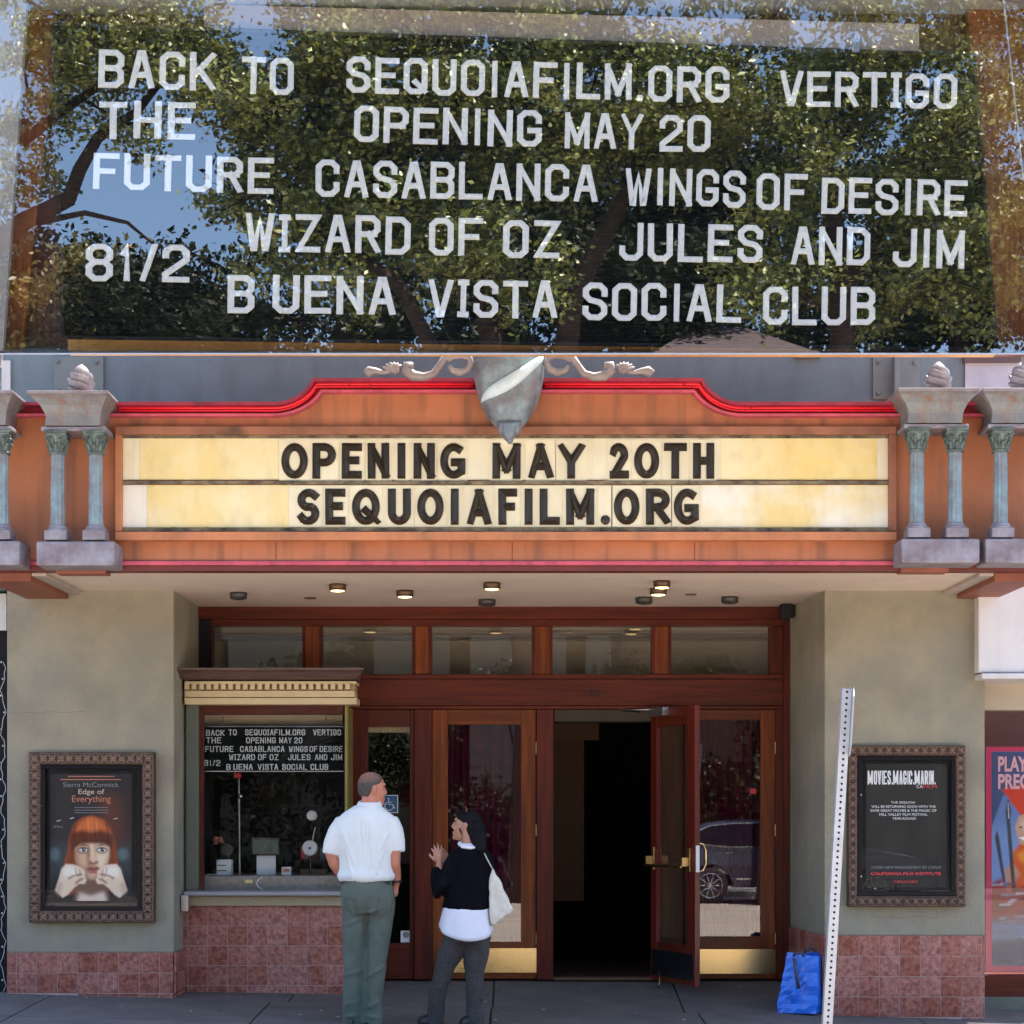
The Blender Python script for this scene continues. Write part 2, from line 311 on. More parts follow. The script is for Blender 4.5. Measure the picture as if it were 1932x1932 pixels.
class MB:
    def __init__(s): s.v = []; s.f = []
    def add(s, vs, fs):
        n = len(s.v); s.v += [tuple(v) for v in vs]; s.f += [tuple(i + n for i in f) for f in fs]; return s
    def box(s, x0, y0, z0, x1, y1, z1):
        x0, x1 = sorted((x0, x1)); y0, y1 = sorted((y0, y1)); z0, z1 = sorted((z0, z1))
        return s.add([(x0,y0,z0),(x1,y0,z0),(x1,y1,z0),(x0,y1,z0),(x0,y0,z1),(x1,y0,z1),(x1,y1,z1),(x0,y1,z1)],
              [(0,3,2,1),(4,5,6,7),(0,1,5,4),(1,2,6,5),(2,3,7,6),(3,0,4,7)])
    def pbox(s, a, b, c, e, d0, d1):
        return s.box(X(a, d0), d0, Z(b, d0), X(c, d0), d1, Z(e, d0))
    def prism(s, poly, y0, y1):
        n = len(poly)
        area = sum(poly[i][0]*poly[(i+1)%n][1]-poly[(i+1)%n][0]*poly[i][1] for i in range(n))
        if area < 0: poly = poly[::-1]
        vs = [(p[0], y0, p[1]) for p in poly] + [(p[0], y1, p[1]) for p in poly]
        fs = [tuple(range(n)), tuple(range(2*n-1, n-1, -1))] + [(i, i+n, (i+1)%n+n, (i+1)%n) for i in range(n)]
        return s.add(vs, fs)
    def pprism(s, poly, d0, d1):
        return s.prism([(X(a, d0), Z(b, d0)) for a, b in poly], d0, d1)
    def tube(s, path, rad, seg=8, caps=True, flat=1.0):
        path = [Vector(p) for p in path]; n = len(path)
        if not hasattr(rad, '__len__'): rad = [rad]*n
        vs = []; fs = []
        up = Vector((0, 1, 0)) if abs((path[-1]-path[0]).normalized().y) < .9 else Vector((1, 0, 0))
        for i, p in enumerate(path):
            t = (path[min(i+1, n-1)] - path[max(i-1, 0)]).normalized()
            a = t.cross(up); a = a.normalized() if a.length > 1e-6 else Vector((1,0,0)); b = a.cross(t).normalized()
            for k in range(seg):
                w = 2*math.pi*k/seg
                vs.append(p + a*math.cos(w)*rad[i] + b*math.sin(w)*rad[i]*flat)
        for i in range(n-1):
            for k in range(seg):
                k2 = (k+1) % seg
                fs.append((i*seg+k, i*seg+k2, (i+1)*seg+k2, (i+1)*seg+k))
        if caps: fs.append(tuple(range(seg-1, -1, -1))); fs.append(tuple((n-1)*seg+k for k in range(seg)))
        return s.add(vs, fs)
    def lathe(s, prof, c, seg=16, axis='z', sy=1.0, twist=0):
        vs = []; fs = []; n = len(prof)
        for i, (r, z) in enumerate(prof):
            for k in range(seg):
                w = 2*math.pi*k/seg
                if axis == 'z': vs.append((c[0]+r*math.cos(w), c[1]+r*math.sin(w)*sy, c[2]+z))
                else: vs.append((c[0]+r*math.cos(w), c[1]+z, c[2]+r*math.sin(w)*sy))
        for i in range(n-1):
            for k in range(seg):
                k2 = (k+1) % seg
                fs.append((i*seg+k, i*seg+k2, (i+1)*seg+k2, (i+1)*seg+k))
        fs.append(tuple(range(seg-1, -1, -1))); fs.append(tuple((n-1)*seg+k for k in range(seg)))
        if axis != 'z': fs = [f[::-1] for f in fs]
        return s.add(vs, fs)
    def ring_loft(s, rings, seg=20):
        # rings: (cx, cy, z, rx, ry)
        vs = []; fs = []; n = len(rings)
        for (cx, cy, z, rx, ry) in rings:
            for k in range(seg):
                w = 2*math.pi*k/seg
                vs.append((cx+rx*math.cos(w), cy+ry*math.sin(w), z))
        for i in range(n-1):
            for k in range(seg):
                k2 = (k+1) % seg
                fs.append((i*seg+k, i*seg+k2, (i+1)*seg+k2, (i+1)*seg+k))
        fs.append(tuple(range(seg-1, -1, -1))); fs.append(tuple((n-1)*seg+k for k in range(seg)))
        if rings[0][2] > rings[-1][2]: fs = [f[::-1] for f in fs]
        return s.add(vs, fs)
    def ball(s, c, r, seg=12, rings=8):
        if not hasattr(r, '__len__'): r = (r, r, r)
        vs = []; fs = []
        for i in range(1, rings):
            t = math.pi*i/rings
            for k in range(seg):
                w = 2*math.pi*k/seg
                vs.append((c[0]+r[0]*math.sin(t)*math.cos(w), c[1]+r[1]*math.sin(t)*math.sin(w), c[2]-r[2]*math.cos(t)))
        for i in range(rings-2):
            for k in range(seg):
                k2 = (k+1) % seg
                fs.append((i*seg+k, i*seg+k2, (i+1)*seg+k2, (i+1)*seg+k))
        nb = len(vs); vs.append((c[0], c[1], c[2]-r[2])); vs.append((c[0], c[1], c[2]+r[2]))
        for k in range(seg):
            fs.append((nb, (k+1)%seg, k)); fs.append((nb+1, (rings-2)*seg+k, (rings-2)*seg+(k+1)%seg))
        return s.add(vs, fs)
    def xform(s, mtx, start=0):
        for i in range(start, len(s.v)): s.v[i] = tuple(mtx @ Vector(s.v[i]))
        return s
    def mesh(s, name, m, off=Vector((0,0,0)), smooth=False):
        me = bpy.data.meshes.new(name)
        me.from_pydata([(v[0]-off[0], v[1]-off[1], v[2]-off[2]) for v in s.v], [], s.f)
        me.materials.append(m)
        if smooth: me.polygons.foreach_set('use_smooth', [True]*len(me.polygons))
        me.update()
        return me
    def build(s, name, m, parent=None, bevel=0, smooth=False, loc=None):
        if isinstance(m, str): m = M[m]
        base = worg(parent) if parent else Vector((0,0,0))
        org = Vector(loc) if loc is not None else (base if parent else Vector(s.v[0]))
        o = bpy.data.objects.new(name, s.mesh(name, m, org, smooth))
        COL.objects.link(o)
        if parent: o.parent = parent
        o.location = org - base
        if bevel:
            b = o.modifiers.new('bevel', 'BEVEL'); b.width = bevel; b.segments = 2; b.limit_method = 'ANGLE'; b.angle_limit = R(40)
        return o

def tag(o, label=None, cat=None, group=None, kind=None):
    if label: o['label'] = label
    if cat: o['category'] = cat
    if group: o['group'] = group
    if kind: o['kind'] = kind
    return o
def thing(name, loc, label, cat, group=None):
    o = bpy.data.objects.new(name, None); COL.objects.link(o)
    o.location = loc; o.empty_display_size = .2
    return tag(o, label, cat, group)
def structure(name, loc):
    o = bpy.data.objects.new(name, None); COL.objects.link(o); o.location = loc; o['kind'] = 'structure'; return o
def inst(name, me, parent, loc, rot=(0,0,0), scale=(1,1,1)):
    o = bpy.data.objects.new(name, me); COL.objects.link(o); o.parent = parent
    o.location = Vector(loc) - (worg(parent) if parent else Vector((0,0,0)))
    o.rotation_euler = rot; o.scale = scale
    return o
def copy_tree(o, parent=None):
    c = o.copy(); COL.objects.link(c); c.parent = parent
    for ch in list(o.children): copy_tree(ch, c)
    return c
def bake(o, mods):
    """apply modifiers to a plain mesh"""
    for f in mods: f(o)
    dg = bpy.context.evaluated_depsgraph_get()
    me = bpy.data.meshes.new_from_object(o.evaluated_get(dg))
    o.modifiers.clear(); o.data = me
    me.polygons.foreach_set('use_smooth', [True]*len(me.polygons))
def remesh(vox, it=4, fac=.5):
    def f(o):
        r = o.modifiers.new('remesh', 'REMESH'); r.mode = 'VOXEL'; r.voxel_size = vox
        s = o.modifiers.new('smooth', 'SMOOTH'); s.iterations = it; s.factor = fac
    return f

FONT_CACHE = {}
def text(s, px0, px1, py0, py1, d, m, parent, name='lettering', thick=.0015, rot=0.0, shear=0.0, bold=0.0):
    """print or raised lettering fitted to a box given on the plane at distance d"""
    cu = bpy.data.curves.new('tmp', 'FONT'); cu.body = s; cu.size = 1; cu.extrude = 0; cu.shear = shear; cu.offset = bold
    ob = bpy.data.objects.new('tmp', cu)
    me = bpy.data.meshes.new_from_object(ob)
    n = len(me.vertices); co = np.empty(n*3); me.vertices.foreach_get('co', co); co = co.reshape(-1, 3)
    a = co.min(0); b = co.max(0)
    w = X(px1, d)-X(px0, d); h = Z(py0, d)-Z(py1, d)
    vs = []
    for c in co:
        x = (c[0]-a[0])/(b[0]-a[0])*w; z = (c[1]-a[1])/(b[1]-a[1])*h
        vs.append((X(px0, d)+x, d-thick, Z(py1, d)+z+rot*x))
    fs = [tuple(p.vertices) for p in me.polygons]
    mb = MB(); mb.v = vs; mb.f = fs
    bpy.data.objects.remove(ob); bpy.data.curves.remove(cu); bpy.data.meshes.remove(me)
    return mb.build(name, m, parent)

# ---------------------------------------------------------------- stroke lettering
def arc(cx, cy, rx, ry, a0, a1, n=8):
    return [(cx+rx*math.cos(R(a0+(a1-a0)*i/n)), cy+ry*math.sin(R(a0+(a1-a0)*i/n))) for i in range(n+1)]
BLOCK = {
 'A': [[(0,0),(.42,1),(.58,1),(1,0)],[(.18,.33),(.82,.33)]],
 'B': [[(0,0),(0,1),(.75,1),(1,.87),(1,.65),(.8,.52)],[(.85,.52),(.14,.52)],[(.8,.52),(1,.39),(1,.13),(.75,0),(.14,0)]],
 'C': [[(1,.72),(1,.86),(.74,1),(.26,1),(0,.86),(0,.14),(.26,0),(.74,0),(1,.14),(1,.28)]],
 'D': [[(0,0),(0,1),(.7,1),(1,.84),(1,.16),(.7,0),'c']],
 'E': [[(1,1),(0,1),(0,0),(1,0)],[(.14,.52),(.8,.52)]],
 'F': [[(1,1),(0,1),(0,0)],[(.14,.5),(.8,.5)]],
 'G': [[(1,.74),(1,.86),(.74,1),(.26,1),(0,.86),(0,.14),(.26,0),(.74,0),(1,.14),(1,.43),(.55,.43)]],
 'H': [[(0,0),(0,1)],[(1,0),(1,1)],[(.14,.5),(.86,.5)]],
 'I': [[(.5,0),(.5,1)]],
 'i': [[(.5,0),(.5,1)],[(-.1,1),(1.1,1)],[(-.1,0),(1.1,0)]],
 'J': [[(1,1),(1,.14),(.74,0),(.26,0),(0,.14),(0,.28)]],
 'K': [[(0,0),(0,1)],[(1,1),(.1,.42)],[(.35,.56),(1,0)]],
 'L': [[(0,1),(0,0),(1,0)]],
 'M': [[(0,0),(0,1)],[(1,0),(1,1)],[(0,1),(.5,.12)],[(.5,.12),(1,1)]],
 'N': [[(0,0),(0,1)],[(1,0),(1,1)],[(0,1),(1,0)]],
 'O': [[(.26,0),(0,.14),(0,.86),(.26,1),(.74,1),(1,.86),(1,.14),(.74,0),'c']],
 'P': [[(0,0),(0,1),(.75,1),(1,.86),(1,.62),(.75,.48)],[(.85,.48),(.14,.48)]],
 'Q': [[(.26,0),(0,.14),(0,.86),(.26,1),(.74,1),(1,.86),(1,.14),(.74,0),'c'],[(.5,.3),(1,0)]],
 'R': [[(0,0),(0,1),(.75,1),(1,.86),(1,.63),(.75,.5)],[(.85,.5),(.14,.5)],[(.55,.5),(1,0)]],
 'S': [[(1,.74),(1,.86),(.74,1),(.26,1),(0,.86),(0,.68),(.24,.54),(.76,.47),(1,.33),(1,.14),(.74,0),(.26,0),(0,.14),(0,.26)]],
 'T': [[(.5,0),(.5,1)],[(0,1),(1,1)]],
 'U': [[(0,1),(0,.14),(.26,0),(.74,0),(1,.14),(1,1)]],
 'V': [[(0,1),(.44,0),(.56,0),(1,1)]],
 'W': [[(0,1),(.22,0),(.28,0),(.5,.85),(.72,0),(.78,0),(1,1)]],
 'Y': [[(0,1),(.5,.45),(1,1)],[(.5,.45),(.5,0)]],
 'Z': [[(0,1),(1,1),(0,0),(1,0)]],
 '0': [[(.26,0),(0,.14),(0,.86),(.26,1),(.74,1),(1,.86),(1,.14),(.74,0),'c']],
 '1': [[(.2,.78),(.55,1),(.55,0)]],
 '2': [[(0,.74),(0,.86),(.26,1),(.74,1),(1,.86),(1,.62),(0,.16),(0,0),(1,0)]],
 '8': [[(.26,.52),(0,.66),(0,.86),(.26,1),(.74,1),(1,.86),(1,.66),(.74,.52),'c'],[(.26,.52),(0,.38),(0,.14),(.26,0),(.74,0),(1,.14),(1,.38),(.74,.52),'c']],
 '/': [[(0,0),(1,1)]],
 '.': [[(.5,0),(.5,.02)]],
}
ROUND = dict(BLOCK)
ROUND['O'] = ROUND['0'] = [arc(.5,.5,.5,.5,0,345,23)+['c']]
ROUND['Q'] = [arc(.5,.5,.5,.5,0,345,23)+['c'], [(.5,.36),(1.08,-.03)]]
ROUND['A'] = [[(0,0),(.5,1)],[(1,0),(.5,1)],[(.24,.3),(.76,.3)]]
ROUND['P'] = [[(0,0),(0,1)],[(0,1),(.5,1)]+arc(.5,.72,.5,.28,80,-90,9)+[(0,.44)]]
ROUND['R'] = [[(0,0),(0,1)],[(0,1),(.5,1)]+arc(.5,.74,.5,.26,80,-90,9)+[(0,.48)],[(.45,.46),(1,0)]]
ROUND['G'] = [arc(.55,.5,.55,.5,60,300,18)+[(1,.12),(1,.45),(.62,.45)]]
ROUND['S'] = [arc(.55,.74,.5,.26,40,250,10)+arc(.5,.26,.5,.26,65,-150,11)]
ROUND['U'] = [[(0,1),(0,.3)]+arc(.5,.3,.5,.3,190,350,9)+[(1,.3),(1,1)]]
ROUND['2'] = [arc(.45,.72,.5,.28,160,-20,9)+[(.1,.06)],[(.0,0),(1,0)]]
ROUND['.'] = [[(.5,.5)]]
ROUND['M'] = [[(0,0),(0,1)],[(1,0),(1,1)],[(0.02,1),(.5,.22)],[(.5,.22),(.98,1)]]

def stroke_mesh(mb, pts, hw, w, h, mode, lift, t):
    closed = pts[-1] == 'c'
    if closed: pts = pts[:-1]
    P = [Vector((hw+(w-2*hw)*a, hw*(1 if mode == 'flat' else .98)+(h-2*hw)*b)) for a, b in pts]
    n = len(P)
    if n == 1:
        mb.lathe([(w*.5, 0), (w*.5, -t*.4), (w*.1, -t)], (w*.5, 0, w*.5), 16, axis='y'); return
    if not closed:      # stretch free ends out to the letter's edge
        P[0] = P[0] + (P[0]-P[1]).normalized()*hw; P[-1] = P[-1] + (P[-1]-P[-2]).normalized()*hw
    Lf = []; Rt = []
    for i in range(n):
        a = P[i-1] if (i > 0 or closed) else None
        b = P[(i+1) % n] if (i < n-1 or closed) else None
        d1 = (P[i]-a).normalized() if a is not None else None
        d2 = (b-P[i]).normalized() if b is not None else None
        if d1 is None: d1 = d2
        if d2 is None: d2 = d1
        n1 = Vector((-d1.y, d1.x)); n2 = Vector((-d2.y, d2.x))
        mt = (n1+n2)
        mt = mt.normalized() if mt.length > 1e-4 else n1
        k = min(1/max(mt.dot(n1), .3), 1.9)
        Lf.append(P[i]+mt*hw*k); Rt.append(P[i]-mt*hw*k)
    def v3(p, y): return (p.x, -y, p.y)
    m = n if closed else n-1
    _n0 = len(mb.v)
    if mode == 'ridge':
        e = t*.25+lift; top = t+lift
        C = [p.copy() for p in P]
        if not closed:
            C[0] = P[0]+(P[1]-P[0]).normalized()*min(hw, (P[1]-P[0]).length*.6); C[-1] = P[-1]+(P[-2]-P[-1]).normalized()*min(hw, (P[-2]-P[-1]).length*.6)
        vs = []
        for i in range(n): vs += [v3(Lf[i], 0), v3(Lf[i], e), v3(C[i], top), v3(Rt[i], e), v3(Rt[i], 0)]
        fs = []
        for i in range(m):
            a = i*5; b = ((i+1) % n)*5
            for k in range(4): fs.append((a+k, a+k+1, b+k+1, b+k))
        if not closed:
            fs += [(1, 3, 2)[::-1], (0, 4, 3, 1), ((n-1)*5+1, (n-1)*5+3, (n-1)*5+2), ((n-1)*5+0, (n-1)*5+1, (n-1)*5+3, (n-1)*5+4)]
        mb.add(vs, fs)
    else:
        top = t+lift
        vs = []
        for i in range(n):
            li = P[i]+(Lf[i]-P[i])*.74; ri = P[i]+(Rt[i]-P[i])*.74
            vs += [v3(Lf[i], 0), v3(Lf[i], top*.55), v3(li, top), v3(ri, top), v3(Rt[i], top*.55), v3(Rt[i], 0)]
        fs = []
        for i in range(m):
            a = i*6; b = ((i+1) % n)*6
            for k in range(5): fs.append((a+k, a+k+1, b+k+1, b+k))
        if not closed: fs += [(0, 5, 4, 3, 2, 1), tuple((n-1)*6+k for k in range(6))]
        mb.add(vs, fs)
def clampz(mb, w):
    mb.v = [(min(max(v[0], 0), w*1.06), v[1], min(max(v[2], 0), 1.0)) for v in mb.v]
GLY = {}
def glyph(ch, mode, hw, aspect, t, m):
    """letter of height 1, lower left corner at the origin"""
    key = (ch, mode, round(aspect, 2), m.name)
    if key in GLY: return GLY[key]
    mb = MB()
    src = ROUND if mode == 'ridge' else BLOCK
    for i, st in enumerate(src[ch]): stroke_mesh(mb, list(st), hw, aspect, 1.0, mode, .004*i, t)
    if ch not in 'ij.': clampz(mb, aspect)
    GLY[key] = mb.mesh('letter_'+('dot' if ch == '.' else 'glyph'), m)
    return GLY[key]

# ================================================================ GROUND
base = tag(MB().box(-400, -400, -1.0, 400, 400, -.62).build('ground', 'earth'), kind='structure')
sidewalk = structure('sidewalk', (0, 12, 0))
sub = MB()
xs = [-6 + i*.75 for i in range(17)]; ds = [9.6, 11, 12.4, 13.9, 14.25, 14.6, 15.0, 15.2]
vs = []; fs = []
for d in ds:
    for x in xs: vs.append((x, d, ground(x, d)-.012))
nx = len(xs)
for j in range(len(ds)-1):
    for i in range(nx-1): fs.append((j*nx+i, j*nx+i+1, (j+1)*nx+i+1, (j+1)*nx+i))
sub.add(vs, fs); sub.build('joint_bed', 'joint', sidewalk)
def slab(x0, x1, d0, d1, sk0=0, sk1=0):
    mb = MB(); g = .007; n = 4; k = 5
    top = []
    for j in range(k+1):
        d = d0+g+(d1-d0-2*g)*j/k
        t = (d-d0)/(d1-d0)
        a = x0+g+sk0*t; b = x1-g+sk1*t
        for i in range(n+1):
            x = a+(b-a)*i/n; top.append((x, d, ground(x, d)))
    m = n+1
    fs = [(j*m+i, j*m+i+1, (j+1)*m+i+1, (j+1)*m+i) for j in range(k) for i in range(n)]
    border = [i for i in range(m)] + [j*m+n for j in range(1, k+1)] + [k*m+i for i in range(n-1, -1, -1)] + [j*m for j in range(k-1, 0, -1)]
    vs = top + [(top[i][0], top[i][1], top[i][2]-.03) for i in border]
    nb = len(border); o = len(top)
    fs += [(border[i], o+i, o+(i+1) % nb, border[(i+1) % nb]) for i in range(nb)]
    mb.add(vs, fs); return mb.build('paving_slab', 'slab', sidewalk)
edges = [-6.0, -4.6, -3.35, -1.75, -.15, 1.35, 2.95, 4.5, 6.0]
for (d0, d1, s) in ((9.65, 11.3, 0), (11.3, 12.78, 0), (12.78, 13.86, .0)):
    for i in range(len(edges)-1): slab(edges[i], edges[i+1], d0, d1)
for i in range(2, 6):
    slab(edges[i]*.93, edges[i+1]*.93, 13.86, 15.05)
slab(2.72, 6, 13.86, 14.3); slab(-6, edges[2]*.93, 13.86, 14.0)
kerb = MB()
for i in range(8):
    pass
kb = structure('kerb', (0, 9.5, -.3))
for i in range(10):
    x0 = -12+i*2.4
    MB().box(x0+.006, 9.4, -.62, x0+2.394, 9.63, ground(max(-6, min(6, x0+1.2)), 9.6)).build('kerb_stone', 'kerb', kb, bevel=.015)
road = tag(MB().box(-40, -9.4, -.61, 40, 9.395, -.43).build('road', 'road'), kind='structure')
# leaves and litter scraps on the pavement
lt = MB()
for i in range(46):
    x = random.uniform(-3.6, 3.0); d = random.uniform(12.9, 14.8)
    if d > 14.2 and not -.9 < x < 2.3: continue
    z = ground(x, d)+.004; r = random.uniform(.006, .02); a = random.uniform(0, 6.28)
    lt.add([(x+r*math.cos(a), d+r*math.sin(a), z), (x+r*.4*math.cos(a+1.6), d+r*.4*math.sin(a+1.6), z+.006), (x-r*math.cos(a), d-r*math.sin(a), z), (x-r*.4*math.cos(a+1.6), d-r*.4*math.sin(a+1.6), z+.002)], [(0, 1, 2, 3)])
tag(lt.build('fallen_leaves', 'creamwall'), 'small pale dry leaves and scraps scattered on the dark pavement', 'litter', kind='stuff')

gs = MB()
for i in range(60):
    x = random.uniform(-3.8, 3.3); dd = random.uniform(12.8, 14.6)
    if dd > 13.8 and not -.9 < x < 2.1: continue
    r = random.uniform(.008, .022); z = ground(x, dd)+.0012
    gs.add([(x+r*math.cos(a), dd+r*math.sin(a)*random.uniform(.8, 1.1), z) for a in [k*math.pi/4 for k in range(8)]], [tuple(range(8))])
tag(gs.build('gum_spots', 'joint'), 'dark flattened gum spots dotted over the pavement', 'gum', kind='stuff')
# ================================================================ PILLARS, WALL
TILE = .149
tile_mb = MB().box(-.0720, 0, -.0720, .0720, .012, .0720)
tile_me = tile_mb.mesh('tile', M['tile'])
def bev(o, w=.002):
    b = o.modifiers.new('bevel', 'BEVEL'); b.width = w; b.segments = 1
def tile_field(parent, x0, x1, ztop, zbot_fn, y, cols=None, first=None, ang=0, org=None):
    """tiles on a wall face from ztop downwards; clipped pieces get a mesh of their own"""
    w = x1-x0
    xsx = []
    x = x0
    c = first if first else TILE
    while x < x1-.02:
        xe = min(x+c, x1); xsx.append((x, xe)); x = xe; c = TILE
    z = ztop
    for _ in range(9):
        zb = z-TILE
        done = True
        for (a, b) in xsx:
            lim0 = zbot_fn(a); lim1 = zbot_fn(b)
            if z < max(lim0, lim1)+.012: continue
            done = False
            cz0 = max(zb, lim0); cz1 = max(zb, lim1)
            cx, cz = (a+b)/2, z-TILE/2
            if org is None: loc = (cx, y, cz); rot = (0, 0, 0)
            else:
                loc = (org[0]+cx*math.cos(ang), org[1]+cx*math.sin(ang), cz); rot = (0, 0, ang)
            if b-a > TILE-.004 and cz0 == zb and cz1 == zb:
                o = inst('tile', tile_me, parent, (loc[0], loc[1], loc[2]), (random.uniform(-.004, .004), 0, rot[2]+random.uniform(-.004, .004)))
            else:
                g = .0025
                hx = (b-a)/2-g
                q = [(-hx, cz0-cz+g), (hx, cz1-cz+g), (hx, TILE/2-g), (-hx, TILE/2-g)]
                if q[2][1]-max(q[0][1], q[1][1]) < .006: continue
                o = inst('tile', MB().prism(q, 0, .012).mesh('tile', M['tile']), parent, loc, rot)
            bev(o)
        z = zb
        if done: break

def gz(x): return ground(x, 13.9)
pl = thing('entrance_pillar', (X(170, D_PIL), D_PIL, 0), 'wide stucco pillar left of the ticket window with a film poster on it', 'pillar', 'stucco pillars beside the entrance')
xl, xr = X(13, D_PIL), X(328, D_PIL)
zt = Z(1797, D_PIL)
SOF = Z(1145, D_DOOR)
st = MB().box(xl, D_PIL, zt, xr, 15.3, SOF+.02)
o = st.build('stucco', 'stucco', pl, bevel=.008)
gr = MB().prism([(xl+.003, gz(xl)-.05), (xr-.003, gz(xr)-.05), (xr-.003, zt-.001), (xl+.003, zt-.001)], D_PIL-.004, 15.25)
gr.build('grout', 'grout', pl)
tile_field(pl, xl, xr, zt, gz, D_PIL-.0075, first=.07)
tile_field(pl, 0, 1.05, zt, lambda t: ground(xr, D_PIL+t)+.0, 0, ang=R(90), org=(xr+.016, D_PIL-.01))
pr = thing('entrance_pillar', (X(1705, D_PIL), D_PIL, 0), 'wide stucco pillar right of the doors with a taller red tiled base', 'pillar', 'stucco pillars beside the entrance')
xa, xb = X(1556, D_PIL), X(1858, D_PIL)
xback = X(1490, D_DOOR)
ztr = Z(1765, D_PIL)
def plan_prism(pts, z0, z1):
    n = len(pts); mb = MB()
    vs = [(a, b, z0) for a, b in pts] + [(a, b, z1) for a, b in pts]
    return mb.add(vs, [tuple(range(n))[::-1], tuple(range(n, 2*n))] + [(i, (i+1) % n, (i+1) % n+n, i+n) for i in range(n)])
plan_prism([(xa, D_PIL), (xb, D_PIL), (xb, 15.3), (xback+.02, 15.3), (xback, 15.0)], ztr, SOF+.02).build('stucco', 'stucco', pr, bevel=.008)
plan_prism([(xa+.003, D_PIL-.004), (xb-.003, D_PIL-.004), (xb-.003, 15.2), (xback+.02, 15.2), (xback+.003, 15.0)], -.3, ztr-.001).build('grout', 'grout', pr)
tile_field(pr, xa, xb, ztr, gz, D_PIL-.0075, first=.10)
angs = math.atan2(D_PIL-15.0, xa-xback)
tile_field(pr, 0, 1.09, ztr, lambda t: ground(xa, 15-t)+.0, 0, ang=angs, org=(xback-.012, 15.0), first=.1)
# hairline cracks in the stucco
def crack(pts, parent):
    mb = MB(); d = D_PIL-.001
    mb.tube([(X(a, d), d, Z(b, d)) for a, b in pts], .0013, 4)
    return mb.build('crack', 'int_brown', parent)
crack([(16, 1345), (32, 1347), (50, 1344), (75, 1346), (90, 1343), (120, 1344), (160, 1342)], pl)
crack([(1640, 1726), (1660, 1732), (1672, 1729), (1700, 1733), (1730, 1728), (1770, 1732)], pr)

DW = 13.98
wall = thing('upper_wall', (0, DW, 3), 'blue grey stucco wall rising behind the marquee', 'wall')
MB().box(X(-60, DW), DW, SOF+.03, X(1819, DW), DW+1.4, 7.2).build('stucco', 'greywall', wall)
MB().box(X(1820, DW), DW-.02, SOF+.03, X(2060, DW), DW+1.4, Z(683, DW)).build('pale_stucco', 'lilac', wall)
MB().pbox(1819, 668, 2060, 683, DW-.05, DW+.3).build('flashing', 'brownstrip', wall)
MB().pbox(3, 680, 19, 765, DW-.03, DW+.05).build('white_board', 'white', wall)
MB().pbox(1500, 669, 1548, 675, DW-.03, DW+.02).build('conduit', 'greyplate', wall)
def plate(x0, y0, x1, y1, label):
    t = thing('anchor_plate', (X(x0, DW), DW, Z(y1, DW)), label, 'steel plate', 'steel anchor plates on the upper wall')
    pt_ = MB().pbox(x0, y0, x1, y1, DW-.025, DW-.001).build('plate', 'greyplate', t, bevel=.004)
    for a, b in ((x0+9, y0+12), (x1-11, y0+13), (x1-11, y1-9), (x0+9, y1-9)):
        MB().lathe([(.016, 0), (.016, -.012), (.008, -.02)], (X(a, DW), DW-.025, Z(b, DW)), 8, axis='y').build('bolt', 'greyplate', pt_)
    return t
plate(101, 672, 195, 748, 'square bolted grey plate on the wall behind the left spiral finial')
t = plate(1647, 673, 1735, 753, 'square bolted grey plate on the wall behind the right spiral finial')
MB().pbox(1688, 670, 1698, 753, DW-.12, DW-.026).build('fin', 'greyplate', t, bevel=.003)

# ================================================================ MARQUEE
mq = thing('theatre_marquee', (0, D_MAR, SOF), 'orange theatre marquee with a crimson curved top edge and yellow letter rows', 'marquee')
ML, MR = X(-38, D_MAR), X(1966, D_MAR)
def arcpts(x0, y0, x1, y1, n=10):
    # sweeps from horizontal at (x0,y0) up to a steep corner at (x1,y1)
    out = []
    for i in range(n+1):
        a = R(66*i/n)
        out.append((x0+(x1-x0)*math.sin(a)/math.sin(R(66)), y0+(y1-y0)*(1-math.cos(a))/(1-math.cos(R(66)))))
    return out
def topline(off_side, off_mid, inx):
    """upper outline, left to right, in picture units"""
    l = arcpts(518-inx*.3, 758+off_side, 590+inx, 713+off_mid)
    r = [(2*958-a, b) for a, b in l][::-1]
    return l, r
l, r = topline(0, 0, 0)
outer = [(-38, 758)]+l+r+[(1966, 758)]
l2, r2 = topline(27, 27, 18)
inner = [(-38, 785)]+l2+r2+[(1966, 785)]
l3, r3 = topline(6, 6, 3)
lip = [(-38, 764)]+l3+r3+[(1966, 764)]
d = D_MAR
MB().pprism(inner+[(1966, 1058), (-38, 1058)], d, d+.10).build('fascia', 'orange', mq)
# body behind the fascia (roof follows the lower sides)
MB().box(ML, d+.101, SOF+.03, MR, 13.97, Z(790, d)).build('cabinet', 'orange', mq)
# crimson channel: outer lip, recess, lower flange
MB().pprism(outer+lip[::-1], d-.10, d+.08).build('channel_lip', 'crimson', mq)
MB().pprism(lip+inner[::-1], d+.001, d+.09).build('channel_back', 'red', mq)
l4, r4 = topline(22, 22, 15); fl = [(-38, 780)]+l4+r4+[(1966, 780)]
def drop(seq, dy): return [(a, b+dy) for a, b in seq]
MB().pprism(fl+inner[::-1], d-.07, d-.002).build('channel_flange', 'pink', mq)
l5, r5 = topline(12, 12, 7)
def tubepts(seq, d): return [(X(a, d), d, Z(b, d)) for a, b in seq]
for nm, dy, rr in (('neon_tube', 0, .008), ('neon_tube', 5, .006)):
    MB().tube(tubepts([(a, b+dy) for a, b in [(225, 770)]+l5+[(893, 725)]], d-.035), rr, 8).build(nm, 'neon', mq, smooth=True)
    MB().tube(tubepts([(a, b+dy) for a, b in [(1028, 725)]+r5+[(1690, 770)]], d-.035), rr, 8).build(nm, 'neon', mq, smooth=True)
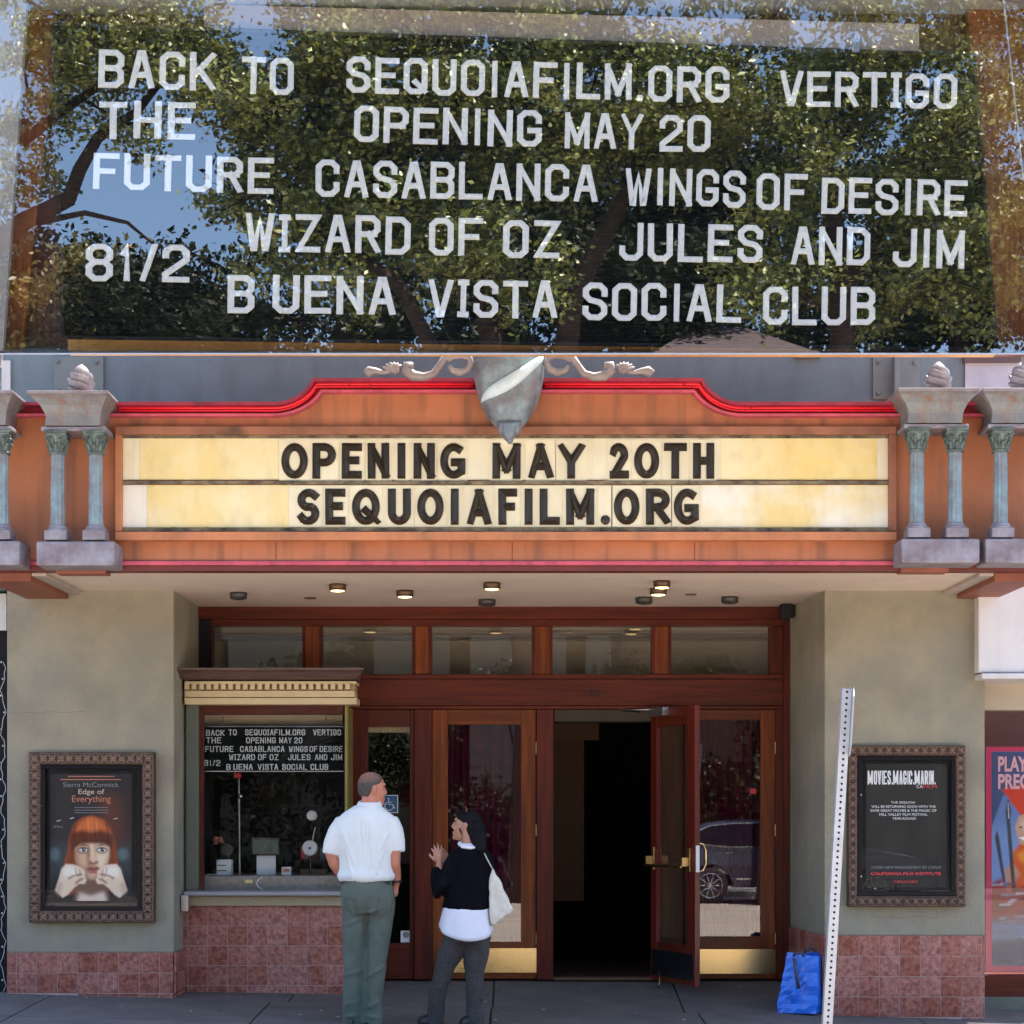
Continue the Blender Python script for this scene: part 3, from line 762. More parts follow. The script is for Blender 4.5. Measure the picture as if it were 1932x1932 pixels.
for a, b in ((237, 772), (660, 727), (885, 730), (1040, 729), (1395, 768), (1416, 773), (700, 730), (1290, 728)):
    MB().lathe([(.014, 0), (.014, -.03), (.009, -.045)], (X(a, d), d, Z(b, d)), 8, axis='y').build('tube_clip', 'red', mq)
# letter box frame
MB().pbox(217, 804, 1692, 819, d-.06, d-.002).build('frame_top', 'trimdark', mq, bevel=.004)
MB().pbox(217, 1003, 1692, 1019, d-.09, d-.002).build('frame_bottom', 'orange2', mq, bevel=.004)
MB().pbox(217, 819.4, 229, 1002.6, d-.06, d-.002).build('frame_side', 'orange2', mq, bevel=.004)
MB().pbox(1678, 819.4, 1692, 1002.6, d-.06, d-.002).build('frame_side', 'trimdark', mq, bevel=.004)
MB().pbox(-38, 1058.5, 1966, 1066, d-.03, d+.1).build('pink_edge', 'pink', mq, bevel=.003)
MB().pbox(-38, 1066.5, 1966, 1077, d-.01, d+.12).build('lower_edge', 'darkred', mq, bevel=.003)
# plastic letter panels
pb = d-.008
def panel(x0, x1, y0, y1, m):
    return MB().pbox(x0+.12, y0, x1-.12, y1, pb, d-.003).build('panel', m, mq)
for x0, x1, m in ((230, 263, 'cream'), (263, 526, 'yellow'), (526, 1360, 'cream'), (1360, 1655, 'yellow'), (1655, 1677, 'cream')):
    panel(x0, x1, 827, 905, m)
for x0, x1, m in ((230, 277, 'white_pl'), (277, 545, 'yellow'), (545, 1322, 'cream'), (1322, 1677, 'sunfaded')):
    panel(x0, x1, 915, 995, m)
def wobble_rail(y, h, dd, name, m='grime'):
    mb = MB(); up = []; lo = []
    n = 90
    for i in range(n+1):
        x = 230+1447*i/n
        up.append((x, y-h*(.5+.35*noise.noise(Vector((x*.05, y, 0)))))); lo.append((x, y+h*(.5+.35*noise.noise(Vector((x*.07, y, 5))))))
    return mb.pprism(up+lo[::-1], dd, d-.004).build(name, m, mq)
wobble_rail(910, 6, d-.03, 'letter_rail')
wobble_rail(823, 6, d-.02, 'letter_rail')
wobble_rail(999, 7, d-.03, 'letter_rail')
# letters of the marquee, each on its own card
ROW1 = [('O',193,393),('P',428,605),('E',648,800),('N',845,1008),('I',1063,1135),('N',1190,1350),('G',1390,1580)]
ROW1 = [(c, 483+.25*a, 483+.25*b) for c, a, b in ROW1]+[('M',929,982),('A',996,1044),('Y',1052,1103),('2',1150,1186.5),('0',1196,1243.5),('T',1252,1295),('H',1307,1347)]
ROW2 = [(c, 483+.25*a, 483+.25*b) for c, a, b in [('S',308,480),('E',525,677),('Q',725,935),('U',997,1170),('O',1218,1418),('I',1465,1535)]]+[('A',880.5,926.8),('F',940.5,976),('I',988.5,1006),('L',1018,1056),('M',1068,1121),('.',1133,1151),('O',1158,1206.5),('R',1218.5,1263.5),('G',1271,1318)]
for row, y0, y1 in ((ROW1, 837, 904), (ROW2, 923, 991)):
    for ch, a, b in row:
        MB().pbox(a-4.5, y0-7, b+4.5, y1+2.5, d-.014, pb-.0005).build('letter_card', 'card', mq)
        h = S(y1-y0, d)
        if ch == '.': me = glyph('.', 'ridge', .12, .28, .10, M['blackletter']); h2 = S(18, d)/.28; 
        else: me = glyph(ch, 'ridge', .110, (b-a)/(y1-y0), .13, M['blackletter']); h2 = h
        inst('marquee_letter', me, mq, (X(a, d), d-.0145, Z(y1, d)), (0, R(random.uniform(-.4, .4)), 0), (h2, h2, h2))

for px in (520, 966, 1310):
    MB().pbox(px, 1019.6, px+1.1, 1057.6, d-.002, d-.0004).build('seam', 'darkred', mq)
for px in (300, 420, 640, 800, 1130, 1230, 1450, 1600):
    MB().lathe([(.007, 0), (.006, -.004)], (X(px, d), d-.0905, Z(1011, d)), 8, axis='y').build('screw', 'orange2', mq)
# soffit
sf = thing('soffit', (0, 14, SOF), 'pale plaster soffit under the marquee above the entrance', 'soffit')
zs = SOF
MB().box(X(55, D_MAR)+.02, D_MAR+.12, zs, X(1880, D_MAR)-.02, 15.4, zs+.028).build('plaster', 'soffit', sf)
for sgn, xo, xi in ((-1, ML, X(50, D_MAR)), (1, MR, X(1885, D_MAR))):
    MB().box(xo, D_MAR+.125, zs-.06, xi, 13.96, zs+.028).build('side_band', 'under', sf, bevel=.006)
    x2 = xi-sgn*.10
    MB().box(xi-sgn*.003, D_MAR+.125, zs-.025, x2, 13.96, zs-.001).build('timber_strip', 'lightwood', sf, bevel=.003)
    xx = sgn*(abs(xi)+.25)
MB().pbox(105, 1071, 200, 1082, D_MAR-.03, D_MAR+.12).build('block', 'under', sf, bevel=.004)
MB().pbox(1700, 1069, 1790, 1079, D_MAR-.03, D_MAR+.12).build('block', 'under', sf, bevel=.004)
def lamp(px, py, lit, label, small=False):
    dd = 1.6042*F/(1530-py)
    r = S(16, dd); c = (X(px, dd), dd, zs)
    t = thing('ceiling_lamp', c, label, 'ceiling lamp', 'round lamps in the soffit')
    if small:
        MB().lathe([(r*.7, 0), (r*.7, -.006)], c, 16).build('cover', 'bronze', t); return
    rg_ = MB().lathe([(r, 0), (r*1.02, -.012), (r, -.045), (r*.86, -.047), (r*.84, -.03)], c, 20).build('ring', 'bronze' if lit else 'lampdark', t, smooth=True)
    MB().lathe([(r*.84, -.032), (r*.8, -.050), (r*.3, -.056)], c, 20).build('lens', 'lampglow' if lit else 'lampdark', rg_, smooth=True)
for px, py, lit, lab in ((637, 1102, 1, 'glowing round lamp in the soffit, leftmost of the lit ones'), (764, 1114, 1, 'glowing round lamp in the soffit, second lit one from the left'),
      (928, 1099, 1, 'glowing round lamp in the soffit directly under the middle of the marquee'), (1249, 1096, 1, 'glowing round lamp nearest the street in the close pair on the right'), (1242, 1110, 1, 'glowing round lamp nearer the doors in the close pair on the right'),
      (450, 1118, 0, 'unlit dark round lamp above the ticket window'), (919, 1131, 0, 'unlit dark round lamp in the soffit above the wooden double door'), (1215, 1127, 0, 'unlit dark round lamp above the open doorway'), (1377, 1126, 0, 'unlit dark round lamp above the right-hand door')):
    lamp(px, py, lit, lab)
lamp(585, 1128, 0, 'small flat cover plate in the soffit left of the centre', True)
lamp(1303, 1121, 0, 'small flat cover plate in the soffit right of the centre', True)

# ================================================================ ORNAMENTAL COLUMNS
def column_pair(label):
    d = D_ORN; c = 142
    t = thing('ornamental_column_pair', (X(c, d), d, Z(1067, d)), label, 'column pair', 'column pairs on the marquee front')
    MB().pbox(68, 1021, 216, 1067, d-.06, D_MAR-.034).build('pedestal', 'patina2', t, bevel=.012)
    MB().pbox(77, 804.5, 200, 812.5, d-.03, D_MAR-.002).build('architrave', 'patina2', t, bevel=.006)
    # flaring top block
    secs = [(804, 86, 189, 0), (786, 88, 191, 0), (780, 86, 192, .02), (768, 80, 198, .04), (757, 69, 206, .08), (752, 63, 211, .11)]
    vs = []; 
    for (y, a, b, e) in secs:
        z = Z(y, d); vs += [(X(a, d), d-.02-e, z), (X(b, d), d-.02-e, z), (X(b, d), D_MAR+.3, z), (X(a, d), D_MAR+.3, z)]
    fs = []
    for i in range(len(secs)-1):
        for k in range(4): fs.append((i*4+k, i*4+(k+1) % 4, i*4+4+(k+1) % 4, i*4+4+k))
    fs += [(3, 2, 1, 0), tuple(len(secs)*4-4+k for k in range(4))]
    MB().add(vs, fs).build('entablature', 'rusty', t)
    MB().box(X(61, d), d-.15, Z(752, d), X(213, d), D_MAR+.3, Z(746, d)).build('cap_slab', 'patina2', t, bevel=.005)
    for cx in (107, 179):
        x = X(cx, d); r = S(13.8, d)
        zb, ztp = Z(993, d), Z(854, d)
        # fluted shaft
        mb = MB(); vs = []; seg = 40; lv = [0, .3, .7, 1]
        for q in lv:
            rr = r*(1.0-.10*q)
            for k in range(seg):
                w = 2*math.pi*k/seg; f = 1-.10*(k % 4 < 2)
                vs.append((x+rr*f*math.cos(w), d+.03+rr*f*math.sin(w), zb+(ztp-zb)*q))
        fs = [(i*seg+k, i*seg+(k+1) % seg, (i+1)*seg+(k+1) % seg, (i+1)*seg+k) for i in range(len(lv)-1) for k in range(seg)]
        mb.add(vs, fs).build('shaft', 'patina', t)
        bs = MB(); w = S(21, d)
        bs.box(x-w, d+.03-w, Z(1020, d), x+w, d+.03+w, Z(1002, d))
        bs.lathe([(w*1.0, Z(1002, d)), (w*1.02, Z(999, d)), (w*.86, Z(996.5, d)), (w*.8, Z(993, d)), (w*.66, Z(990, d))], (x, d+.03, 0), 20)
        bs.build('column_base', 'patina2', t, bevel=.004)
        cp = MB()
        cp.lathe([(r*1.2, Z(857, d)), (r*1.25, Z(854, d)), (r*1.02, Z(851, d)), (r*1.05, Z(840, d)), (r*1.25, Z(828, d)), (r*1.35, Z(823, d))], (x, d+.03, 0), 20)
        cp.box(x-S(21, d), d+.03-S(21, d), Z(818.5, d), x+S(21, d), d+.03+S(21, d), Z(813, d))
        cp.box(x-S(19, d), d+.03-S(19, d), Z(823, d), x+S(19, d), d+.03+S(19, d), Z(819, d))
        for row, (yy, rr, ll) in enumerate(((848, r*1.12, .034), (838, r*1.22, .034))):
            for k in range(8):
                w = 2*math.pi*(k+.5*row)/8
                cxk, cyk = x+rr*math.cos(w), d+.03+rr*math.sin(w); z0 = Z(yy, d)
                ox, oy = math.cos(w), math.sin(w)
                cp.tube([(cxk-ox*.01, cyk-oy*.01, z0-.012), (cxk, cyk, z0+.012), (cxk+ox*.012, cyk+oy*.012, z0+ll), (cxk+ox*.022, cyk+oy*.022, z0+ll-.008)], [.011, .012, .009, .003], 6)
        for sx in (-1, 1):       # volutes
            for sy in (-1, 1):
                vx, vy = x+sx*S(16, d), d+.03+sy*S(16, d); vz = Z(827, d)
                pts = [(vx+sx*(.017*(1-k/14))*math.cos(k*.75), vy, vz+(.017*(1-k/14))*math.sin(k*.75)) for k in range(13)]
                cp.tube(pts, .005, 5)
        cp.build('capital', 'capital', t)
    # spiral finial
    fx = X(149, d); fd = d+.06
    mb = MB(); vs = []; seg = 54; nl = 34
    for i in range(nl):
        q = i/(nl-1); z = Z(746, d)+q*S(62, d)
        prof = (math.sin(math.pi*min(1, (q*.86+.14)))**.65)*S(24, d)
        if q > .97: prof = S(3, d)
        for k in range(seg):
            w = 2*math.pi*k/seg
            rr = prof*(1+.30*(((w*3/(2*math.pi)*1.0+q*4.2) % 1.0)-.6))
            vs.append((fx+rr*math.cos(w), fd+rr*math.sin(w), z))
    fs = [(i*seg+k, i*seg+(k+1) % seg, (i+1)*seg+(k+1) % seg, (i+1)*seg+k) for i in range(nl-1) for k in range(seg)]
    fs += [tuple(range(seg-1, -1, -1)), tuple((nl-1)*seg+k for k in range(seg))]
    fo = mb.add(vs, fs).build('finial', 'patina2', t)
    return t
cp0 = column_pair('twin weathered columns left of the yellow letter rows, standing on a rust-streaked pedestal')
for px, lab in ((1767, 'twin weathered columns right of the yellow letter rows under a spiral finial'), (1925, 'twin columns at the far right end of the marquee, cut by the picture edge'), (-36, 'twin columns at the far left end of the marquee, mostly beyond the picture edge')):
    c = copy_tree(cp0); c['label'] = lab
    c.location.x = X(px, D_ORN); c.location.z += S(5 if px > 1000 else 1, D_ORN)

# crest shield with scrolls
d = 12.40
cr = thing('crest_ornament', (X(960, d), d, Z(835, d)), 'grey shield crest with a pale blue ribbon and curling scrolls on top of the marquee', 'crest')
def shield_halfw(y):
    ks = [(640, 62), (680, 68), (706, 66), (735, 60), (757, 52), (780, 39), (797, 24), (801, 16)]
    for (a, wa), (b, wb) in zip(ks, ks[1:]):
        if a <= y <= b: return wa+(wb-wa)*(y-a)/(b-a)
    return 6
vs = []; ys = list(range(672, 801, 8)); seg = 14
for y in ys:
    w = shield_halfw(y)
    for k in range(seg+1):
        a = math.pi*k/seg
        px = 960-w*math.cos(a); vs.append((X(px, d), d+.20-.24*(math.sin(a)**.7)*(w/68)**.5, Z(y, d)))
m = seg+1
fs = [(i*m+k, (i+1)*m+k, (i+1)*m+k+1, i*m+k+1) for i in range(len(ys)-1) for k in range(seg)]
nv = len(vs)
vs += [(v[0], d+.22, v[2]) for v in vs]
fs += [tuple(f[::-1][k]+nv for k in range(4)) for f in fs]
for i in range(len(ys)-1):
    fs.append((i*m, i*m+nv, (i+1)*m+nv, (i+1)*m)); fs.append((i*m+seg, (i+1)*m+seg, (i+1)*m+seg+nv, i*m+seg+nv))
MB().add(vs, fs).build('shield', 'shield', cr, smooth=True)
# ribbon: a diagonal raised band following the bulge
def bulge(px, y):
    w = shield_halfw(y); t = max(-1, min(1, (px-960)/max(w, 1)))
    return d+.20-.24*(max(0, 1-t*t)**.35)*(w/68)**.5
vs = []; n = 22
for i in range(n+1):
    q = i/n
    ux = 906+(1026-906)*q; uy = 757-26*q**.5*2.0-36*q**2.2
    th = 4+22*math.sin(math.pi*min(1, q*.9+.12))+9*q
    for s_ in (0, .5, 1):
        yy = uy-6+th*s_; pxx = ux-8*s_*(1-q)
        w = shield_halfw(max(672, min(799, yy))); pxx = 960+max(-w*.985, min(w*.985, pxx-960)); vs.append((X(pxx, d), bulge(pxx, max(672, min(799, yy)))-.016-.006*(s_ == .5), Z(yy, d)))
nv = len(vs); vs += [(a, b+.03, c) for a, b, c in vs]
fs = [(i*3+k, (i*3+k+1), (i+1)*3+k+1, (i+1)*3+k) for i in range(n) for k in range(2)]
fs += [(i*3, (i+1)*3, (i+1)*3+nv, i*3+nv) for i in range(n)] + [(i*3+2, i*3+2+nv, (i+1)*3+2+nv, (i+1)*3+2) for i in range(n)]
MB().add(vs, fs).build('ribbon', 'ribbon', cr, smooth=True)
pn = MB()
for cx, cy, rx, rz in ((960, 812, 13, 20), (947, 806, 9, 12), (974, 806, 9, 12), (962, 826, 7, 10)):
    pn.ball((X(cx, d), d+.06-(.02 if cx in (960, 962) else 0), Z(cy, d)), (S(rx, d), S(rx, d), S(rz, d)))
pn.build('pendant', 'shield', cr, smooth=True)
pn = MB().tube([(X(940, d), d+.07, Z(797, d)), (X(960, d), d+.02, Z(802, d)), (X(982, d), d+.07, Z(797, d))], S(7, d), 8).build('pendant_collar', 'shield', cr, smooth=True)
for sg in (-1, 1):
    def q(px, py, dd=12.50): return (X(960+sg*px, dd), dd, Z(py, dd))
    big = [(68, 680), (72, 692), (84, 706), (98, 703), (113, 692), (104, 678), (92, 676), (90, 688), (98, 692)]
    mb = MB()
    # main scroll: hook at the shield, swinging down to the channel and up into a bulb
    mb.tube([q(112, 690), q(106, 699), q(92, 703), q(78, 698), q(71, 686), q(74, 675), q(88, 669), q(104, 671), q(118, 678)], [S(w, d) for w in (5, 6, 7, 7, 7, 6, 7, 7, 6)], 10)
    mb.tube([q(104, 671), q(120, 674), q(131, 690), q(142, 705), q(160, 711), q(180, 709), q(193, 699), q(192, 690), q(180, 689)], [S(w, d) for w in (6, 7, 6.5, 7, 8, 10, 11, 10, 6)], 10)
    mb.tube([q(270, 706), q(262, 700), q(250, 700), q(236, 703), q(222, 700)], [S(w, d) for w in (9, 10, 6, 4, 5)], 10)
    for k in range(6):
        a = R(25+k*22)
        mb.tube([q(212, 703), q(212+12*math.cos(a)+4, 700-12*math.sin(a)), q(214+22*math.cos(a)+4, 700-17*math.sin(a))], [S(5, d), S(4.5, d), S(1.5, d)], 6)
    mb.build('scroll', 'scroll', cr, smooth=True)

# ================================================================ BIG DISPLAY WINDOW ABOVE THE MARQUEE
G = 11.9; B = 12.02; BK = 12.22
dw = thing('display_window', (0, G, Z(668, G)), 'large glazed display window above the marquee reflecting sunlit trees and blue sky', 'display window')
zb = Z(667, G); zt = Z(-14, G); xw = X(1958, G)
MB().box(-xw, G, zb, xw, G+.006, zt).build('glass_pane', 'glass_big', dw)
# sill: thin pale lip whose underside slopes up to the back
mb = MB()
pts = [(G-.012, zb-S(3, G)), (G-.012, zb), (G+.03, zb+.001), (BK+.06, zb+.13), (BK+.06, zb+.11+.0), (G+.03, zb-S(3, G)+.012)]
n = len(pts)
mb.add([(-xw-.05, a, b) for a, b in pts]+[(xw+.05, a, b) for a, b in pts], [tuple(range(n)), tuple(range(2*n-1, n-1, -1))]+[(i, i+n, (i+1) % n+n, (i+1) % n) for i in range(n)])
mb.build('sill', 'galv', dw)
MB().box(-xw-.05, G-.012, zt, xw+.05, BK+.06, zt+.06).build('head_frame', 'galv', dw)
for sg in (-1, 1): MB().box(sg*xw, G-.012, zb+.001, sg*(xw+.05), BK+.06, zt).build('side_frame', 'galv', dw)
MB().box(-xw, BK, zb+.131, xw, BK+.02, zt-.002).build('back_panel', 'wb_brown', dw)
MB().box(-xw, BK+.021, zb+.12, xw, BK+.055, zt-.002).build('outer_back', 'greyplate', dw)
for sx in (-2.2, 2.2):
    MB().box(sx-.06, BK+.056, 5.0, sx+.06, DW-.002, 5.12).build('bracket_arm', 'greyplate', dw)
# jamb, timber at the right, floor strip with a warm glow put into its colour
MB().pprism([(-40, -20), (52, -20), (5, 662), (-40, 662)], G+.03, G+.08).build('jamb', 'wb_grey', dw)
MB().pprism([(53, -20), (104, -20), (104, 100), (40, 662), (7, 662)], BK-.06, BK-.003).build('side_timber', 'wb_orange', dw)
MB().pprism([(1822, -20), (1972, -20), (1972, 668), (1880, 668)], BK-.07, BK-.003).build('side_timber', 'wb_orange', dw)
MB().pprism([(128, 630), (1880, 655), (1880, 668), (128, 665)], BK-.09, BK-.003).build('floor_strip', 'wb_glow', dw)
MB().pprism([(385, 8), (1734, 45), (1734, 99), (385, 57)], B+.05, B+.07).build('valance', 'wb_strip', dw)
MB().tube([(X(1892, G+.04), G+.04, Z(-14, G+.04)), (X(1931, G+.04), G+.04, Z(340, G+.04))], .006, 6).build('rod', 'galv', dw)

lb = thing('letter_board', (0, B, Z(660, B)), 'huge black letter board with white film titles hanging behind the upper glass', 'letter board', 'letter boards with the film programme')
bd = [(100, 44), (1838, 103), (1881, 659), (118, 636)]
MB().pprism(bd, B+.012, B+.04).build('board', 'felt', lb)
def edge(p, q, w, m='blackmat'):
    a = Vector((X(p[0], B), B+.008, Z(p[1], B))); b = Vector((X(q[0], B), B+.008, Z(q[1], B)))
    return MB().tube([a, b], w, 4).build('board_frame', m, lb)
for i in range(4): edge(bd[i], bd[(i+1) % 4], .012)
# ribs of the grooved board
rb = MB()
for i in range(1, 74):
    t = i/74
    y0 = 44+(636-44)*t; y1 = 103+(659-103)*t; x0 = 100+18*t; x1 = 1838+43*t
    w = .9
    rb.add([(X(x0, B), B+.0118, Z(y0-w, B)), (X(x1, B), B+.0118, Z(y1-w, B)), (X(x1, B), B+.007, Z(y1, B)), (X(x0, B), B+.007, Z(y0, B)), (X(x1, B), B+.0118, Z(y1+w, B)), (X(x0, B), B+.0118, Z(y0+w, B))], [(0, 1, 2, 3), (3, 2, 4, 5)])
tag(rb.build('rib', 'felt', lb), kind='stuff')
# (word, x0, x1, y top, y bottom, slope)
WORDS = [('BACK',185,406,93,165,8),('TO',455,554,107,177,3),('SEQUOiAFILM.ORG',653,1376,107,175,20),('VERTiGO',1470,1805,133,199.5,6),
 ('THE',186,369,191,261,1),('OPENING',667,1022,199.5,268,10),('MAY',1065,1212,212.5,280,3),('20',1244,1340,216,285,1),
 ('FUTURE',175,516,289,357,9),('CASABLANCA',595,1127,301,371,11),('WINGS',1179,1406,317,387,4),('OF',1427,1523,326,395,1),('DESIRE',1549,1824,334,402,7),
 ('WiZARD',462,774,402.5,474,6),('OF',809,911,410,481,1),('OZ',948,1055,415,486,1),('JULES',1168,1438,420,491,5),('AND',1492,1641,427,499,2),('JIM',1684,1819,432,504,2),
 ('81/2',161,357,459,530,3),('B UENA',429,746,518,590,5),('ViSTA',807,1051,527,598,3),('SOCIAL',1098,1398,532,603,6),('CLUB',1439,1651,540,612,2)]
WREL = {'I':.42,'i':.46,'1':.6,'M':1.12,'W':1.15,'.':.3,'/':.62,' ':.28,'J':.95}
def set_words(parent, dd, mapx, mapy, hfac, m):
    for wd, x0, x1, y0, y1, sl in WORDS:
        if wd == 'SEQUOiAFILM.ORG': wd = 'SEQUOIAFILM.ORG'
        tot = sum(WREL.get(c, 1) for c in wd); gap = .19
        unit = (x1-x0)/(tot+gap*(len(wd)-1))
        x = x0
        for c in wd:
            cw = WREL.get(c, 1)*unit
            if c != ' ':
                dy = sl*(x-x0)/(x1-x0)+random.uniform(-1, 1)
                px0, px1 = mapx(x), mapx(x+cw); pyt, pyb = mapy(x, y0+dy), mapy(x, y1+dy)
                hh = S((pyb-pyt)*hfac, dd); ww = S(px1-px0, dd)
                hwid = .075
                asp = {'I':.15,'i':.28,'.':.15}.get(c, .60 if c not in 'MW' else .70)
                if c == '/': asp = .4
                if c == '1': asp = .38
                me = glyph(c, 'flat', hwid, asp, .045, m)
                nat = asp*hh
                sx = min(ww/asp, hh*1.25) if c not in 'Ii.' else hh
                offx = (ww-asp*sx)/2
                inst('letter', me, parent, (X(px0, dd)+offx, dd+.004*(dd < 13), Z(pyb, dd)), (0, R(random.uniform(.4, 1.9) if dd < 13 else random.uniform(-.7, .7)), 0), (sx, hh, hh))
            x += cw+gap*unit
set_words(lb, B, lambda x: x, lambda x, y: y, 1, M['vinyl'])
# hanging chain
ch = thing('hanging_chain', (X(1612, B), B, Z(95, B)), 'thin steel chain holding the upper letter board at its right end', 'chain')
for i in range(9):
    y = -8+i*9.5
    cx, cz = X(1611+.4*i+(i % 2), B), Z(y, B)
    pts = [(cx+(.008 if i % 2 else .003)*math.cos(a), B-.01+(.003 if i % 2 else .008)*math.cos(a), cz+.021*math.sin(a)) for a in [k*math.pi/5 for k in range(11)]]
    MB().tube(pts, .0028, 5, caps=False).build('link', 'steel', ch)
MB().pbox(1608, 76, 1622, 98, B-.016, B-.006).build('hook_plate', 'steel', ch)

# ================================================================ ENTRANCE WOODWORK
D = D_DOOR
en = thing('entrance_front', (X(930, D), D, 0), 'dark mahogany entrance screen with five transom windows above the doors', 'shopfront')
def wp(name, a, b, c, e, m, d0=D, d1=D+.12, parent=None, bevel=.004):
    return MB().pbox(a, b, c, e, d0, d1).build(name, m, parent or en, bevel=bevel)
wp('head_beam', 368, 1144, 1492, 1168, 'mahogh', D-.02)
wp('head_rail', 398, 1168.5, 1478, 1181, 'mahogh', D)
wp('header_beam', 398, 1281, 1478, 1331, 'mahogh', D-.01)
wp('transom_sill', 398, 1272, 1478, 1280.6, 'mahogh', D-.03)
wp('door_head', 661, 1331.5, 1478, 1338, 'mahogh', D)
wins = [(401, 570), (608, 777), (815, 1003), (1043, 1229), (1267, 1452)]
ee = [398]+[v for w in wins for v in w]+[1478]
for i in range(0, len(ee), 2):
    a, b = ee[i], ee[i+1]
    wp('mullion', a+(.3 if i else 0), 1181.5, b-.3, 1271.6, 'mahog', D)
    if i and i < 10: wp('mullion_face', a+6, 1181.5, b-6, 1271.6, 'doorwood', D-.012, D-.0005)
wp('corner_post', 368, 1168.5, 397.6, 1848, 'int_dark', D)
wp('corner_post', 1478.4, 1168.5, 1494, 1848, 'mahog', D-.02)
wp('post', 661, 1338.5, 684, 1848, 'mahog', D-.01)
wp('post', 782, 1338.5, 814.5, 1848, 'mahog', D-.02)
wp('post', 1012.5, 1338.5, 1044, 1848, 'mahog', D-.02)
wp('post', 1292, 1338.5, 1309, 1848, 'mahog', D)
wp('jamb_panel', 1231, 1338.5, 1291.6, 1844, 'jambwood', D+.06)
wp('post', 1463, 1338.5, 1478, 1848, 'mahog', D)
wp('threshold', 1044, 1844, 1300, 1850, 'bronze', D-.02)
for a, b in wins:
    MB().pbox(a, 1181.5, b, 1271.5, D+.05, D+.056).build('transom_pane', 'glass_door', en)
text('25', 1110, 1131, 1300, 1313, D-.0102, M['blackmat'], en, 'house_number', thick=.006)

def door(label, x0, x1, y0, px0, px1, py0, py1, ky0, ky1, curtain=True):
    t = thing('wooden_door', (X((x0+x1)/2, D), D, Z(1847, D)), label, 'door', 'wooden doors of the cinema')
    d0, d1 = D+.015, D+.06
    MB().pbox(x0, y0, px0, 1847, d0, d1).build('stile', 'doorwood', t, bevel=.003)
    MB().pbox(px1, y0, x1, 1847, d0, d1).build('stile', 'doorwood', t, bevel=.003)
    MB().pbox(px0+.3, y0, px1-.3, py0, d0+.001, d1).build('rail', 'doorwoodh', t, bevel=.003)
    MB().pbox(px0+.3, py1, px1-.3, 1847, d0+.001, d1).build('rail', 'doorwoodh', t, bevel=.003)
    MB().pbox(px0+.3, py0+.3, px1-.3, py1-.3, d0+.022, d0+.028).build('glass_pane', 'glass_door', t)
    if ky0: 
        k = MB().pbox(px0-1, ky0, x1+1, ky1, d0-.004, d0-.0005).build('kick_plate', 'brass', t)
        for a in (.06, .5, .94):
            for b in (ky0+3, ky1-3): MB().lathe([(.004, 0), (.003, -.003)], (X(px0+(x1-px0)*a, d0), d0-.004, Z(b, d0)), 8, axis='y').build('screw', 'brassold', k)
    if curtain:
        mb = MB(); vs = []; n = 120; dd = D+.22
        xa_, xb_ = X(px0-12, dd), X(px1+12, dd)
        for i in range(n+1):
            q = i/n; y = dd+.02*math.sin(q*46)+.012*math.sin(q*91+1)
            vs += [(xa_+(xb_-xa_)*q, y, .02), (xa_+(xb_-xa_)*q+.006*math.sin(q*30), y+.006*math.sin(q*70), Z(y0-5, dd))]
        vs2 = [(a, b+.006, c) for a, b, c in vs]; nv = len(vs)
        fs = [(2*i, 2*i+2, 2*i+3, 2*i+1) for i in range(n)]+[(nv+2*i, nv+2*i+1, nv+2*i+3, nv+2*i+2) for i in range(n)]
        c = thing('door_curtain', (xa_, dd, 0), 'maroon velvet curtain behind the glass of the '+('middle' if x0 < 1000 else 'right')+' wooden door', 'curtain', 'curtains behind the doors')
        MB().add(vs+vs2, fs).build('cloth', 'curtain', c, smooth=True)
    for hy in (1400, 1555, 1760):
        MB().tube([(X(x1+1, D-.01), D-.008, Z(hy, D)), (X(x1+1, D-.01), D-.008, Z(hy+22, D))], .007, 8).build('hinge', 'brassold', t)
    return t
door('closed wooden door with maroon curtain and brass kick plate behind the woman', 815.5, 1011, 1339, 845, 983, 1367, 1777, 1789, 1835)
rd = door('closed wooden door right of the open leaf with a car mirrored in its glass', 1310, 1462, 1339, 1315, 1435, 1358, 1767, 1791, 1837)
MB().pbox(1415, 1488, 1427, 1498, D+.034, D+.0365).build('sticker', 'sticker', rd)
sl = thing('side_window', (X(733, D), D, 0), 'narrow wooden side window between the ticket booth and the middle door', 'window')
for nm, a, b, c, e, m in (('stile', 684.5, 1339, 694, 1847, 'mahog'), ('stile', 773, 1339, 781.6, 1847, 'mahog'), ('rail', 694.3, 1339, 772.7, 1371, 'mahogh'), ('rail', 694.3, 1780, 772.7, 1847, 'mahogh')):
    MB().pbox(a, b, c, e, D+.01, D+.07).build(nm, m, sl, bevel=.003)
MB().pbox(694.3, 1371.3, 772.7, 1779.7, D+.035, D+.041).build('glass_pane', 'glass_door', sl)
MB().pbox(694.3, 1372, 772.7, 1382, D+.06, D+.09).build('blind_rail', 'creamtrim', sl)
